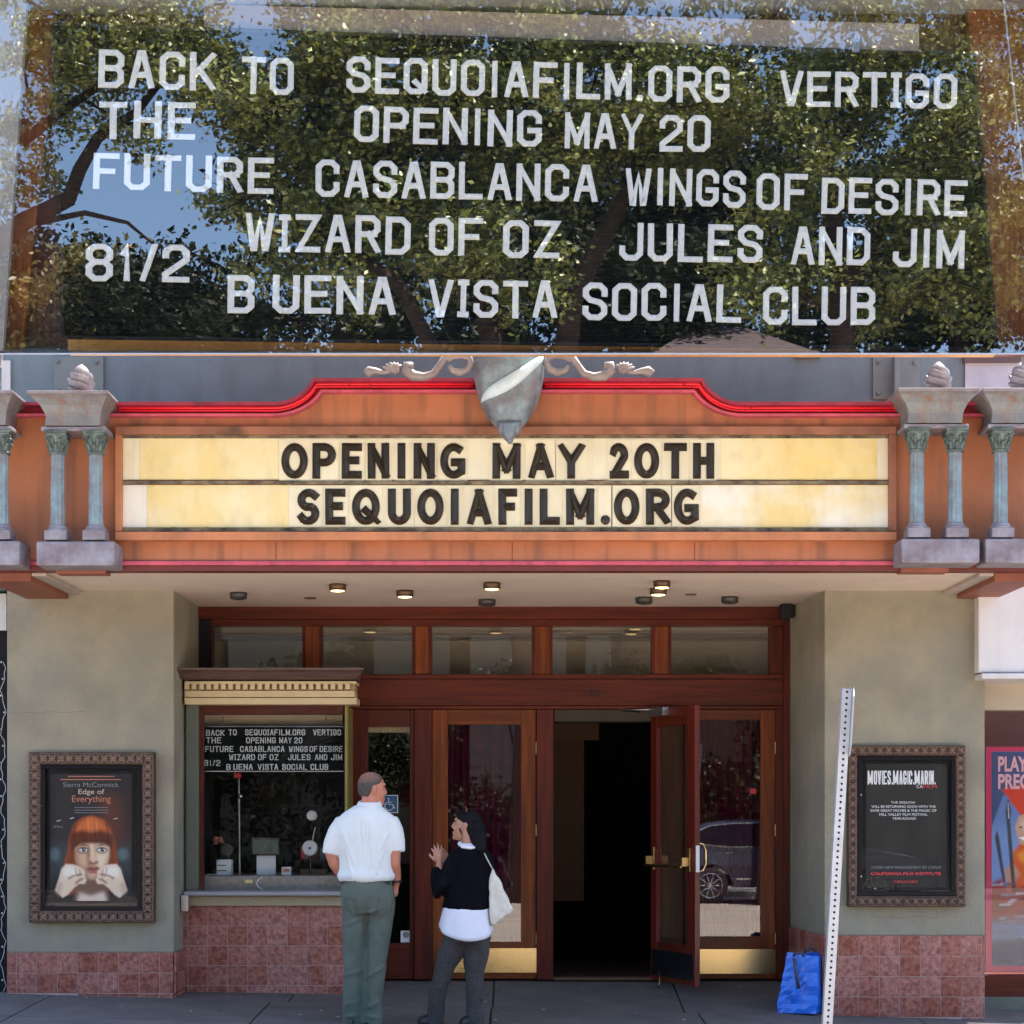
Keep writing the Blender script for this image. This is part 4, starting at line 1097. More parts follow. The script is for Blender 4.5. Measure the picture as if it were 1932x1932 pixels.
# wheelchair sign
sg_ = thing('accessibility_sign', (X(735, D), D+.03, Z(1534, D)), 'small blue wheelchair access sign on the glass behind the man', 'sign')
dd = D+.024
MB().pbox(719, 1500, 751, 1534, dd, dd+.008).build('border', 'p_white', sg_, bevel=.002)
MB().pbox(720.5, 1501.5, 749.5, 1532.5, dd-.002, dd-.0005).build('plate', 'signblue', sg_)
wc = MB(); w0 = dd-.004
def wq(a, b): return (X(720+a, w0), w0, Z(1500+b, w0))
wc.ball(wq(13, 7), .006, 8, 6)
wc.tube([wq(13, 9), wq(14, 18), wq(21, 18), wq(24, 25), wq(26, 24)], .004, 6)
wc.tube([wq(14, 13.5), wq(20, 13.5)], .003, 6)
wc.tube([wq(14+8*math.cos(R(a)), 21-8*math.sin(R(a))) for a in range(110, 380, 20)], .0035, 6)
wc.build('wheelchair_symbol', 'p_white', sg_)
stk = thing('window_sticker', (X(765, D), D, Z(1778, D)), 'small grey square sticker with a round emblem low on the side window', 'sticker')
MB().pbox(756, 1756, 775, 1778, D+.028, D+.031).build('backing', 'p_white', stk)
MB().lathe([(S(6, D), 0), (S(6, D), -.0015), (S(4, D), -.002)], (X(765.5, D), D+.0275, Z(1764, D)), 20, axis='y').build('emblem', 'p_grey', stk)

# open leaf
hx, hy_ = X(1232, D), D-.02
fx_, fy_ = X(1316, 14.33), 14.33
dirv = Vector((fx_-hx, fy_-hy_, 0)); LW = dirv.length; angd = math.atan2(dirv.y, dirv.x)
ol = thing('open_door_leaf', (hx, hy_, .03), 'wooden glazed door leaf standing open over the dark doorway', 'door', 'wooden doors of the cinema')
ol.rotation_euler = (0, 0, angd)
def lp(name, u0, u1, z0, z1, m, v0=-.022, v1=.022, bevel=.003):
    o = MB().box(u0, v0, z0, u1, v1, z1).build(name, m, None, bevel=bevel, loc=(0, 0, 0)); o.parent = ol; o.location = (0, 0, 0); return o
zt_ = Z(1339, D)-.03
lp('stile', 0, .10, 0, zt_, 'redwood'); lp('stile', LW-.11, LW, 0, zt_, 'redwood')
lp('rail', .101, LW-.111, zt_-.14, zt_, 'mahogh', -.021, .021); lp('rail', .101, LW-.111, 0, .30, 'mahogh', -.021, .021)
lp('glass_pane', .101, LW-.111, .301, zt_-.141, 'glass_door', -.003, .003)
lp('kick_plate', .02, LW-.02, .04, .24, 'black', -.026, -.0225)
lp('lock_strip', LW+.0005, LW+.004, .86, 1.06, 'p_white', -.015, .015, 0)
lp('closer_box', .05, .30, zt_-.06, zt_+.005, 'steel', -.075, -.0225)
for u in (.06, LW-.07):
    lp('bar_mount', u-.018, u+.018, .86, 1.04, 'brassold', -.04, -.0225)
    lp('bar_arm', u-.012, u+.012, .90, .97, 'brassold', -.10, -.041)
lp('push_bar', .05, LW-.06, .885, .91, 'brassold', -.115, -.095, .008)
def lt_(name, pts, r, m, seg=8):
    o = MB().tube(pts, r, seg).build(name, m, None, loc=(0, 0, 0), smooth=True); o.parent = ol; o.location = (0, 0, 0)
lt_('pull_handle', [(LW-.05, .022, .86), (LW-.05, .075, .87), (LW-.05, .10, .92), (LW-.05, .10, 1.02), (LW-.05, .075, 1.07), (LW-.05, .022, 1.08)], .009, 'brass')
lt_('door_stop', [(.22, -.06, .07), (.24, -.07, .0), (.25, -.09, -.045)], .007, 'brassold', 6)
lt_('closer_arm', [(.10, -.05, zt_-.005), (-.12, -.22, zt_-.005), (-.26, .02, zt_-.005)], .008, 'steel', 6)
# corner loudspeaker
ls = thing('loudspeaker', (X(1484, 14.8), 14.8, Z(1167, 14.8)), 'small black loudspeaker in the top right corner under the soffit', 'loudspeaker')
MB().pbox(1475, 1134, 1495, 1166, 14.75, 14.9).build('cabinet', 'blackmat', ls, bevel=.012)
MB().pbox(1480, 1128, 1490, 1134, 14.8, 14.85).build('bracket', 'blackmat', ls)

# interior
it = thing('foyer_interior', (0, 17, 0), 'dark cinema foyer seen through the open doorway and the transoms', 'room')
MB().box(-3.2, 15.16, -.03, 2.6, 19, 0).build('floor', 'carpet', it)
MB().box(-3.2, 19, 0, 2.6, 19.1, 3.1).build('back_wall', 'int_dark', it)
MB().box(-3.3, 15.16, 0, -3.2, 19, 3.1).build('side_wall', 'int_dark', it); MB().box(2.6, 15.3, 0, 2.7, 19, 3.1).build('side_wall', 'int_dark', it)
MB().box(-3.2, 15.15, 3.0, 2.6, 19, 3.1).build('ceiling', 'int_cream', it)
MB().pbox(360, 1100, 1600, 1322, 15.6, 15.7).build('bulkhead', 'int_tan', it)
for y in (1192, 1199, 1206): MB().pbox(360, y, 1600, y+3, 15.56, 15.599).build('moulding', 'int_cream', it)
MB().pbox(1046, 1328, 1240, 1361, 16.5, 16.79).build('beam', 'int_cream', it)
MB().pbox(1040, 1363, 1102, 1700, 17.2, 17.3).build('partition', 'int_brown', it)
MB().pbox(1040, 1363, 1130, 1396, 17.0, 17.1).build('partition', 'int_brown', it)

# ================================================================ TICKET BOOTH
DB = D_BOOTH
bt = thing('ticket_booth', (X(500, DB), DB, 0), 'ticket booth window with cream dentil cornice over a red tiled counter front', 'ticket booth')
x0b, x1b = X(351, DB), X(650, DB)
zl = Z(1709, DB)
def bp(name, a, b, c, e, m, d0=DB, d1=DB+.1, bevel=.003): return MB().pbox(a, b, c, e, d0, d1).build(name, m, bt, bevel=bevel)
gb = lambda x: ground(x, DB)
MB().box(x0b-.1, DB+.001, -.15, x1b-.003, 14.97, zl-.001).build('grout', 'grout', bt)
tile_field(bt, x0b-.07, x1b, zl, gb, DB-.0025, first=.07+.149*.1)
bp('side_wall', 650.4, 1329, 652, 1709, 'olive', DB+.02, D-.003)
MB().box(x1b+.001, DB+.0, Z(1878, DB), x1b+.02, 14.97, zl).build('tiled_return', 'tile', bt)
MB().box(x1b+.0025, DB+.0, zl+.02, x1b+.024, DB+.05, Z(1329, DB)).build('corner_post', 'olive', bt, bevel=.003)
bp('jamb', 351, 1329, 374.5, 1683, 'sage', DB, DB+.05)
bp('inner_frame', 375, 1329, 385, 1683, 'mahog', DB+.03, DB+.05)
bp('inner_frame', 385.3, 1329, 648, 1348, 'mahogh', DB+.03, DB+.05)
MB().pbox(376, 1329, 650, 1681, DB+.02, DB+.026).build('window_pane', 'glass_booth', bt)
MB().pbox(346, 1682, 652, 1690.5, DB-.14, DB+.15).build('ledge', 'ledge', bt, bevel=.008)
MB().pbox(352, 1691, 650, 1709, DB-.04, DB-.0005).build('counter_band', 'beige', bt, bevel=.003)
MB().pbox(341, 1689, 355, 1720, DB-.16, DB-.08).build('ledge_bracket', 'steel', bt, bevel=.004)
# cornice
mb = MB()
sec = [(DB-.27, 1265), (DB-.27, 1268.5), (DB-.22, 1272), (DB-.20, 1278), (DB-.13, 1284)]
pts = [(DB+.2, Z(1265, DB))]+[(a, Z(b, DB)) for a, b in sec]+[(DB+.2, Z(1284, DB))]
n = len(pts)
ex = [0.0, .045, .045, .03, .02, 0, 0]
vs = [(x0b-.028-ex[i]*.3, a, b) for i, (a, b) in enumerate(pts)]+[(X(674, DB)+ex[i]*1.6, a, b) for i, (a, b) in enumerate(pts)]
mb.add(vs, [tuple(range(n-1, -1, -1)), tuple(range(n, 2*n))]+[(i, (i+1) % n, (i+1) % n+n, i+n) for i in range(n)])
mb.build('cornice', 'cornice', bt)
bp('frieze_top', 348, 1285, 672, 1290.5, 'creamtrim', DB-.09, DB+.2)
dg_ = bp('dentil_ground', 348, 1291, 670, 1302.5, 'dentilgap', DB-.035, DB+.2, 0)
bp('frieze', 348, 1303, 669, 1315.5, 'creamtrim', DB-.06, DB+.2)
bp('lower_moulding', 348, 1316.5, 673, 1329, 'creamtrim', DB-.085, DB+.2)
dm = MB().box(-.0165, -.05, 0, .0165, 0, S(10.5, DB)).mesh('dentil', M['creamtrim'])
for i in range(23):
    px = 353+i*13.7
    inst('dentil', dm, dg_, (X(px+3, DB), DB-.036, Z(1302, DB)))
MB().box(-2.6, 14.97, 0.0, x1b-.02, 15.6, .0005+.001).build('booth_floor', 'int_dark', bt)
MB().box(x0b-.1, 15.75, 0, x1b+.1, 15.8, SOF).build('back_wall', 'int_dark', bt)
MB().pbox(376, 1349, 646, 1369, DB+.30, DB+.32).build('valance', 'int_tan', bt)
MB().pbox(372, 1652, 650, 1700, DB+.17, DB+.9).build('stone_counter', 'stone', bt, bevel=.01)
# small letter board
sb = thing('letter_board', (X(517, DB+.1), DB+.1, Z(1456, DB)), 'small black letter board with film titles hanging inside the ticket window', 'letter board', 'letter boards with the film programme')
SD = DB+.13
MB().pbox(386, 1369, 648, 1456, SD, SD+.02).build('board', 'felt', sb, bevel=.002)
MB().pbox(386, 1454.5, 648, 1456, SD-.004, SD-.0005).build('bottom_rail', 'steel', sb)
MB().pbox(386, 1370.5, 648, 1371.3, SD-.004, SD-.0005).build('top_rail', 'steel', sb)
SMR = [(93, 1376.6, 1), (191, 1391.0, 2), (289, 1408.0, 3), (402, 1424.0, 4), (459, 1434.0, 5), (518, 1442.0, 5)]
def smapy(x, y):
    best = None
    for w in WORDS:
        pass
    # row from the y of the big board minus its slope
    rows = [(95, 1376.5), (195, 1391.5), (295, 1407.8), (405, 1423.5), (525, 1441.5)]
    yy = y-(x-185)*.0255
    # piecewise: letter height 72 on the big board is 11.2 here
    for ry, sy in reversed(rows):
        if yy >= ry-22: return sy+(yy-ry)*(11.0/71)
    return 1376.5
def smapx(x): return 328.4+.21*(287+(x-185)*(1213/1620))
def set_small():
    for wd, x0, x1, y0, y1, sl in WORDS:
        row = 0
        if y0 < 140: sy = 1376.2
        elif y0 < 230: sy = 1391.2
        elif y0 < 345: sy = 1407.6
        elif y0 < 440: sy = 1423.0
        elif y0 < 500: sy = 1434.0
        else: sy = 1441.4
        if wd == 'BACK': sy += 1
        tot = sum(WREL.get(c, 1) for c in wd); gap = .22; unit = (x1-x0)/(tot+gap*(len(wd)-1)); x = x0
        for c in wd:
            cw = WREL.get(c, 1)*unit
            if c != ' ':
                px0, px1 = smapx(x), smapx(x+cw); hh = S(11.2, SD); ww = S(px1-px0, SD)
                asp = {'I':.15,'i':.28,'.':.15}.get(c, .60 if c not in 'MW' else .70)
                if c == '/': asp = .4
                if c == '1': asp = .38
                me = glyph(c, 'flat', .075, asp, .045, M['vinylgrey'])
                sx = min(ww/asp, hh*1.25) if c not in 'Ii.' else hh
                inst('letter', me, sb, (X(px0, SD)+(ww-asp*sx)/2, SD-.0006, Z(sy+11.2, SD)), (0, R(random.uniform(-.8, .8)), 0), (sx, hh, hh))
            x += cw+gap*unit
set_small()
for px in (421, 615):
    c = thing('hanging_chain', (X(px, SD), SD, Z(1369, SD)), 'short chain holding the small letter board at its '+('left' if px < 500 else 'right')+' end', 'chain')
    for i in range(7):
        cz = Z(1349+i*3.1, SD); a_ = [k*math.pi/4 for k in range(9)]
        MB().tube([(X(px, SD)+(.006 if i % 2 else .002)*math.cos(a), SD+(.002 if i % 2 else .006)*math.cos(a), cz+.009*math.sin(a)) for a in a_], .002, 4, caps=False).build('link', 'steel', c)
# things on the booth counter
CD = DB+.45
def cz(py): return Z(py, CD)
def ct(name, px, label, cat): return thing(name, (X(px, CD), CD, Z(1652, DB+.17)), label, cat)
t = ct('ticket_terminal', 500, 'green screened ticket terminal on a white stand inside the booth', 'terminal')
MB().pbox(474, 1580, 527, 1613, CD, CD+.03).build('casing', 'black', t, bevel=.004)
MB().pbox(477, 1583, 524, 1609, CD-.003, CD-.0005).build('screen', 'monitor', t)
MB().pbox(484, 1614, 520, 1664, CD+.031, CD+.05).build('stand', 'p_white', t, bevel=.004)
t = ct('desk_fan', 585, 'round white disc shaped fan standing in the booth', 'fan')
MB().lathe([(S(14.5, CD), 0), (S(14.5, CD), -.01), (S(12, CD), -.018), (S(4, CD), -.012), (S(3.5, CD), -.02)], (X(585, CD), CD, cz(1600)), 28, axis='y').build('disc', 'p_white', t)
MB().lathe([(S(2.4, CD), -.0205), (S(2, CD), -.026)], (X(585, CD), CD, cz(1600)), 12, axis='y').build('hub', 'black', t)
MB().tube([(X(589, CD), CD+.01, cz(1587)), (X(594, CD), CD+.02, cz(1561))], .004, 6).build('stem', 'p_white', t)
MB().tube([(X(585, CD), CD+.03, cz(1612)), (X(585, CD), CD+.03, cz(1664))], .008, 6).build('foot', 'black', t)
t = ct('film_reel', 585, 'grey metal film reel at the back of the booth', 'reel')
MB().lathe([(S(10, CD), 0), (S(10, CD), -.008), (S(8, CD), -.01), (S(8, CD), -.002), (S(4.5, CD), -.002), (S(4.2, CD), -.012), (S(1, CD), -.012)], (X(585, CD), CD+.15, cz(1539)), 24, axis='y').build('disc', 'steel', t)
t = ct('receipt_printer', 424, 'white ticket printer beside the round speaker in the booth', 'printer')
MB().pbox(408, 1622, 436, 1664, CD-.02, CD+.1).build('body', 'p_white', t, bevel=.008)
for y in (1632, 1642, 1651): MB().pbox(410, y, 427, y+1.5, CD-.022, CD-.0205).build('slot', 'black', t)
t = ct('round_speaker', 425, 'dark round speaker behind the ticket printer', 'speaker')
MB().lathe([(S(13, CD), 0), (S(13.5, CD), -.03), (S(12, CD), -.045), (S(11, CD), -.035)], (X(425, CD), CD+.16, cz(1604)), 24, axis='y').build('casing', 'black', t)
MB().tube([(X(425, CD), CD+.16, cz(1616)), (X(425, CD), CD+.16, cz(1664))], .012, 8).build('stem', 'black', t)
t = ct('tissue_box', 540, 'small white box on the booth counter', 'box')
MB().pbox(531, 1636, 549, 1664, CD-.05, CD+.02).build('carton', 'p_white', t, bevel=.003)
MB().pbox(534, 1639, 546, 1645, CD-.052, CD-.0505).build('print', 'p_orange', t)
t = ct('red_topped_pole', 445, 'thin metal pole with a red cap inside the booth', 'pole')
MB().tube([(X(447, CD), CD+.1, cz(1467)), (X(449, CD), CD+.1, cz(1664))], .008, 8).build('pole', 'steel', t)
MB().pbox(441, 1458, 454, 1468, CD+.07, CD+.13).build('cap', 'p_red', t, bevel=.006)
MB().ball((X(451, CD), CD+.09, cz(1502)), .022).build('joint', 'chrome', t, smooth=True)

# ---------------------------------------------------------------- soft printed pictures (colour stored on a fine grid)
def print_mat():
    m = bpy.data.materials.new('printed_picture'); m.use_nodes = True; N = m.node_tree.nodes
    a = N.new('ShaderNodeVertexColor'); a.layer_name = 'print'
    m.node_tree.links.new(a.outputs[0], N['Principled BSDF'].inputs['Base Color']); N['Principled BSDF'].inputs['Roughness'].default_value = .45; N['Principled BSDF'].inputs['Specular IOR Level'].default_value = .2
    return m
M['print'] = print_mat()
class Picture:
    def __init__(s, x0, y0, x1, y1, step, col):
        s.r = (x0, y0, x1, y1); s.nx = int((x1-x0)/step)+1; s.ny = int((y1-y0)/step)+1
        s.gx, s.gy = np.meshgrid(np.linspace(x0, x1, s.nx), np.linspace(y0, y1, s.ny)); s.step = step
        s.im = np.zeros((s.ny, s.nx, 3))+np.array(col)
    def mask(s, poly, blur):
        m = np.zeros((s.ny, s.nx), bool); n = len(poly)
        for i in range(n):
            (ax_, ay), (bx_, by) = poly[i], poly[(i+1) % n]
            if ay == by: continue
            c = ((ay > s.gy) != (by > s.gy)) & (s.gx < (bx_-ax_)*(s.gy-ay)/(by-ay)+ax_); m ^= c
        m = m.astype(float); k = int(blur/s.step)
        for _ in range(3):
            if k < 1: break
            for axis in (0, 1):
                p = np.pad(m, [(k, k) if a == axis else (0, 0) for a in (0, 1)], mode='edge'); c = np.cumsum(p, axis)
                c = np.concatenate([np.zeros_like(c.take([0], axis)), c], axis)
                L_ = m.shape[axis]; w = 2*k+1
                m = (c.take(range(w, w+L_), axis)-c.take(range(0, L_), axis))/w
        return m
    def paint(s, poly, col, blur=.6, a=1.0, tex=None):
        m = (s.mask(poly, blur)*a)[..., None]
        c = np.array(col)[None, None, :]
        if tex is not None: c = c*tex[..., None]
        s.im = s.im*(1-m)+c*m
    def build(s, name, dd, parent):
        n = s.nx*s.ny
        x = (s.gx-966)/F*dd; z = H+(1530-s.gy)/F*dd
        off = worg(parent)
        co = np.stack([x-off.x, np.full_like(x, dd-off.y), z-off.z], -1).reshape(-1, 3)
        me = bpy.data.meshes.new(name); idx = np.arange(n).reshape(s.ny, s.nx)
        q = np.stack([idx[:-1, :-1], idx[1:, :-1], idx[1:, 1:], idx[:-1, 1:]], -1).reshape(-1, 4); nf = len(q)
        me.vertices.add(n); me.vertices.foreach_set('co', co.ravel())
        me.loops.add(nf*4); me.polygons.add(nf); me.loops.foreach_set('vertex_index', q.ravel().astype(np.int32))
        me.polygons.foreach_set('loop_start', (np.arange(nf)*4).astype(np.int32)); me.polygons.foreach_set('loop_total', np.full(nf, 4, np.int32))
        me.update(calc_edges=True)
        at = me.color_attributes.new('print', 'FLOAT_COLOR', 'POINT'); at.data.foreach_set('color', np.concatenate([s.im.reshape(-1, 3), np.ones((n, 1))], 1).ravel())
        me.materials.append(M['print'])
        o = bpy.data.objects.new(name, me); COL.objects.link(o); o.parent = parent; return o
def ell(cx, cy, rx, ry, a0=0, a1=360, n=24): return [(cx+rx*math.cos(R(a0+(a1-a0)*i/n)), cy-ry*math.sin(R(a0+(a1-a0)*i/n))) for i in range(n+(0 if a1-a0 == 360 else 1))]

t = ct('paper_note', 481, 'yellow paper note stuck to the front of the stone counter', 'note')
MB().pbox(463, 1660, 476, 1666, DB+.1665, DB+.1695).build('sheet', 'yellow', t)
t = ct('counter_cable', 490, 'white cable curling over the booth counter', 'cable')
MB().tube([(X(a, DB+.16), DB+.155, Z(b, DB+.16)) for a, b in ((496, 1655), (488, 1659), (484, 1666), (487, 1673), (497, 1680))], .005, 6).build('cord', 'p_white', t, smooth=True)
t = ct('paper_strips', 425, 'white paper strips lying on the counter in front of the ticket printer', 'paper')
MB().box(X(398, CD), DB+.25, Z(1652, DB+.17)+.003, X(440, CD), DB+.36, Z(1652, DB+.17)+.006).build('sheet', 'p_white', t)
t = ct('flower_bunch', 402, 'small bunch of orange flowers at the left of the booth', 'flowers')
fb = MB()
for i in range(14):
    fb.ball((X(random.uniform(394, 412), CD), CD+.2+random.uniform(-.03, .03), cz(random.uniform(1581, 1592))), random.uniform(.012, .02), 6, 5)
tag(fb.build('blossoms', 'p_orange', t), kind='stuff')
MB().pbox(397, 1592, 409, 1664, CD+.17, CD+.23).build('vase', 'black', t)
t = ct('cardboard_box', 590, 'brown cardboard box behind the white disc fan in the booth', 'box')
MB().pbox(566, 1640, 614, 1664, CD+.12, CD+.3).build('carton', 'int_brown', t, bevel=.004)
t = ct('wall_shelf', 600, 'dark red shelf with boxes at the back of the booth', 'shelf')
MB().pbox(560, 1622, 640, 1626, CD+.5, CD+.8).build('board', 'mahogh', t)
for a, m_ in ((567, 'p_red'), (577, 'p_grey'), (590, 'int_brown'), (604, 'p_teal'), (618, 'int_brown'), (629, 'p_red')): MB().pbox(a, 1598+(a % 7), a+9, 1621.5, CD+.55, CD+.7).build('book', m_, t)

# ================================================================ POSTER CASES
def poster_case(label, x0, y0, x1, y1, bx0, by0, bx1, by1, skew=0):
    d = D_PIL
    t = thing('poster_case', (X((x0+x1)/2, d), d-.05, Z(y1, d)), label, 'poster case', 'framed poster cases on the pillars')
    w = (bx0-x0)
    def strip(name, a, b, c, e): return MB().pbox(a, b, c, e, d-.075, d-.001).build(name, 'frame', t, bevel=.008)
    strip('frame_rail', x0, y0, x1, by0); strip('frame_rail', x0, by1, x1, y1)
    strip('frame_stile', x0, by0+.3, bx0, by1-.3); strip('frame_stile', bx1, by0+.3, x1, by1-.3)
    cv = MB(); dd = d-.077
    def rosette(px, py):
        cx, cz_ = X(px, dd), Z(py, dd); r = S(w*.26, dd)
        cv.lathe([(r, 0), (r*.9, -.008), (r*.6, -.004), (r*.35, -.012), (r*.1, -.014)], (cx, dd, cz_), 8, axis='y')
        for k in range(4):
            a = R(45+90*k)
            cv.ball((cx+1.25*r*math.cos(a), dd-.003, cz_+1.25*r*math.sin(a)), (r*.35, .007, r*.35), 6, 4)
    nx_ = int((x1-x0-w)/16); ny_ = int((y1-y0-w)/16)
    for i in range(nx_+1):
        px = x0+w*.5+(x1-x0-w)*i/nx_; rosette(px, (y0+by0)/2); rosette(px, (y1+by1)/2)
    for i in range(1, ny_):
        py = y0+w*.5+(y1-y0-w)*i/ny_; rosette((x0+bx0)/2, py); rosette((x1+bx1)/2, py)
    def beads(a0, b0, a1, b1):
        L_ = math.hypot(a1-a0, b1-b0); n_ = int(L_/4)
        for i in range(n_+1):
            q = i/n_; cv.ball((X(a0+(a1-a0)*q, dd), dd-.001, Z(b0+(b1-b0)*q, dd)), (.0055, .005, .0055), 5, 4)
    for s_ in (3, w-3):
        beads(x0+s_, y0+s_, x1-s_, y0+s_); beads(x0+s_, y1-s_, x1-s_, y1-s_); beads(x0+s_, y0+s_, x0+s_, y1-s_); beads(x1-s_, y0+s_, x1-s_, y1-s_)
    tag(cv.build('carving', 'carving', t), kind='stuff')
    MB().pbox(bx0, by0, bx1, by1, d-.02, d-.001).build('case_back', 'liner', t)
    lw = 8
    for (a, b, c, e) in ((bx0+.2, by0+.2, bx1-.2, by0+lw), (bx0+.2, by1-lw, bx1-.2, by1-.2), (bx0+.2, by0+lw+.2, bx0+lw, by1-lw-.2), (bx1-lw, by0+lw+.2, bx1-.2, by1-lw-.2)):
        MB().pbox(a, b, c, e, d-.062, d-.021).build('door_rim', 'liner', t, bevel=.004)
    MB().pbox(bx0+lw+.2, by0+lw+.2, bx1-lw-.2, by1-lw-.2, d-.052, d-.049).build('glass_pane', 'glass_case', t)
    for yy in (.28, .86):
        MB().lathe([(.007, 0), (.006, -.004)], (X(bx0+4, d), d-.062, Z(by0+(by1-by0)*yy, d)), 8, axis='y').build('lock', 'steel', t)
    return t
poster_case('ornate bronze frame on the left pillar holding the poster of a red-haired woman', 54, 1419, 291, 1741, 77, 1443, 267, 1718)
poster_case('ornate bronze frame on the right pillar behind the leaning post, holding a text poster', 1600, 1406, 1822, 1711, 1618, 1426, 1803, 1690)
PD = D_PIL-.024
pw = thing('film_poster', (X(172, PD), PD, Z(1700, PD)), 'dark film poster of a red-haired woman holding up both fists', 'poster')
MB().pbox(94, 1460, 249, 1700, PD, PD+.003).build('paper', 'paper_dark', pw)
P = Picture(94.3, 1460.3, 248.7, 1699.7, .62, (.030, .027, .028))
P.paint([(94, 1590), (249, 1590), (249, 1650), (94, 1650)], (.045, .055, .058), 9)
P.paint([(190, 1500), (225, 1500), (235, 1600), (195, 1600)], (.16, .05, .025), 12, .8)
P.paint(ell(104, 1612, 9, 13), (.12, .18, .19), 3, .8); P.paint(ell(232, 1612, 11, 12), (.14, .20, .20), 3, .8)
rs_ = np.random.default_rng(5)
st_ = np.interp(P.gx+3*np.sin(P.gy*.03), np.linspace(94, 249, 160), .65+.7*rs_.random(160))
P.paint([(94, 1700), (98, 1672), (112, 1652), (150, 1658), (172, 1668), (196, 1658), (228, 1652), (244, 1672), (249, 1700)], (.014, .012, .014), 2)
P.paint([(172, 1539), (153, 1543), (138, 1556), (130, 1580), (125, 1612), (118, 1642), (112, 1672), (128, 1690), (150, 1680), (200, 1680), (224, 1680), (226, 1640), (219, 1600), (211, 1566), (196, 1545)], (.30, .068, .022), 1.4, 1, st_)
P.paint([(146, 1655), (200, 1655), (206, 1699), (140, 1699)], (.22, .11, .07), 3)
P.paint([(150, 1684), (172, 1690), (196, 1682), (202, 1700), (146, 1700)], (.80, .62, .47), 3)
P.paint([(140, 1585), (142, 1572), (172, 1566), (204, 1572), (209, 1590), (208, 1618), (199, 1643), (184, 1658), (173, 1661), (160, 1656), (148, 1640), (140, 1618)], (.50, .27, .16), 1.6)
P.paint([(148, 1594), (166, 1592), (166, 1622), (160, 1640), (150, 1628)], (.74, .47, .28), 3.5)
P.paint([(180, 1594), (203, 1592), (205, 1612), (198, 1634), (186, 1644), (180, 1625)], (.90, .68, .46), 3.2)
P.paint([(169, 1592), (177, 1592), (180, 1622), (170, 1624)], (.86, .60, .38), 1.8)
P.paint(ell(174, 1651, 9, 5), (.74, .48, .32), 2.5)
P.paint([(164, 1604), (168, 1596), (169, 1616), (164, 1628)], (.30, .13, .07), 2, .8)
P.paint([(167, 1624), (184, 1624), (186, 1630), (168, 1631)], (.28, .12, .07), 1.2, .8)
P.paint(ell(176, 1623, 5, 4), (.80, .54, .36), 1.2)
P.paint([(134, 1612), (132, 1580), (142, 1556), (172, 1543), (202, 1556), (214, 1584), (212, 1612), (207, 1598), (196, 1592), (172, 1590), (152, 1592), (141, 1600)], (.13, .030, .014), 1.6, 1, st_)
P.paint([(140, 1570), (150, 1551), (172, 1540), (195, 1550), (208, 1572), (190, 1566), (172, 1570), (154, 1566)], (.66, .17, .05), 3, .95, st_)
P.paint([(134, 1610), (140, 1600), (141, 1650), (130, 1665), (124, 1660)], (.22, .05, .018), 1.6, 1, st_); P.paint([(208, 1600), (214, 1610), (222, 1660), (211, 1655), (206, 1640)], (.20, .05, .018), 1.6, 1, st_)
for cx in (157, 192):
    P.paint([(cx-12, 1597), (cx, 1592), (cx+12, 1596), (cx, 1595)], (.06, .02, .015), .7)
    P.paint(ell(cx, 1604, 11, 6.5), (.16, .07, .05), 1.3, .9); P.paint(ell(cx, 1604, 8, 3.6), (.75, .70, .66), .7); P.paint(ell(cx+1, 1603.4, 3.6, 3.8), (.05, .05, .03), .6)
    P.paint([(cx-9, 1602), (cx, 1598.6), (cx+10, 1602), (cx, 1600.4)], (.02, .01, .01), .6)
    P.paint(ell(cx+2, 1602.5, 1, 1), (.9, .9, .9), 0)
P.paint([(161, 1640), (170, 1635.5), (176, 1637.5), (183, 1635.5), (192, 1640), (176, 1641.5)], (.30, .07, .05), .9); P.paint([(163, 1641.5), (176, 1642.5), (190, 1641.5), (183, 1648), (170, 1648)], (.50, .17, .12), 1.0)
P.paint([(160, 1640.5), (176, 1642), (193, 1640.5), (176, 1643)], (.08, .02, .02), .5)
for sg_n in (1, -1):
    def fx(pts): return [((a if sg_n > 0 else 344-a), b) for a, b in pts]
    P.paint(fx([(104, 1680), (110, 1660), (116, 1640), (124, 1630), (140, 1631), (154, 1637), (161, 1644), (160, 1654), (164, 1660), (160, 1668), (149, 1668), (140, 1675), (128, 1688), (118, 1694)]), (.86, .66, .47), 1.2)
    P.paint(fx([(118, 1640), (128, 1634), (142, 1637), (150, 1645), (140, 1652), (120, 1656)]), (.97, .88, .72), 3)
    for q_ in ([(128, 1656), (140, 1650), (142, 1652), (130, 1660)], [(138, 1652), (150, 1647), (158, 1650), (148, 1654)], [(142, 1664), (152, 1656), (160, 1658), (150, 1664), (142, 1670)], [(149, 1640), (151, 1640), (153, 1652), (151, 1652)], [(141, 1637), (143, 1637), (145, 1650), (143, 1650)]):
        P.paint(fx(q_), (.40, .19, .11), 1.1, .8)
    P.paint(fx([(104, 1682), (112, 1662), (118, 1668), (112, 1690)]), (.55, .34, .22), 3, .7)
for (a, b) in ((111, 1548), (136, 1543), (218, 1544)): P.paint([(a-4, b+1), (a+4, b-1), (a+4, b), (a-4, b+2)], (.9, .9, .9), 0)
P.build('printed_picture', PD-.0004, pw)
TD = PD-.001
text('Sierra McCormick', 119, 224, 1476, 1485, TD, M['p_grey'], pw)
text('Edge of', 148, 197, 1489, 1501, TD, M['p_cream'], pw)
text('Everything', 136, 209, 1501, 1517, TD, M['p_orange'], pw)
for y, a, b in ((1464, 128, 216), (1470, 114, 228)): MB().pbox(a, y, b, y+1.6, TD-.0008, TD-.0005).build('fine_print', 'p_orange', pw)
for y in (1523, 1528, 1533): MB().pbox(140, y, 204, y+1, TD-.0008, TD-.0005).build('fine_print', 'p_grey', pw)
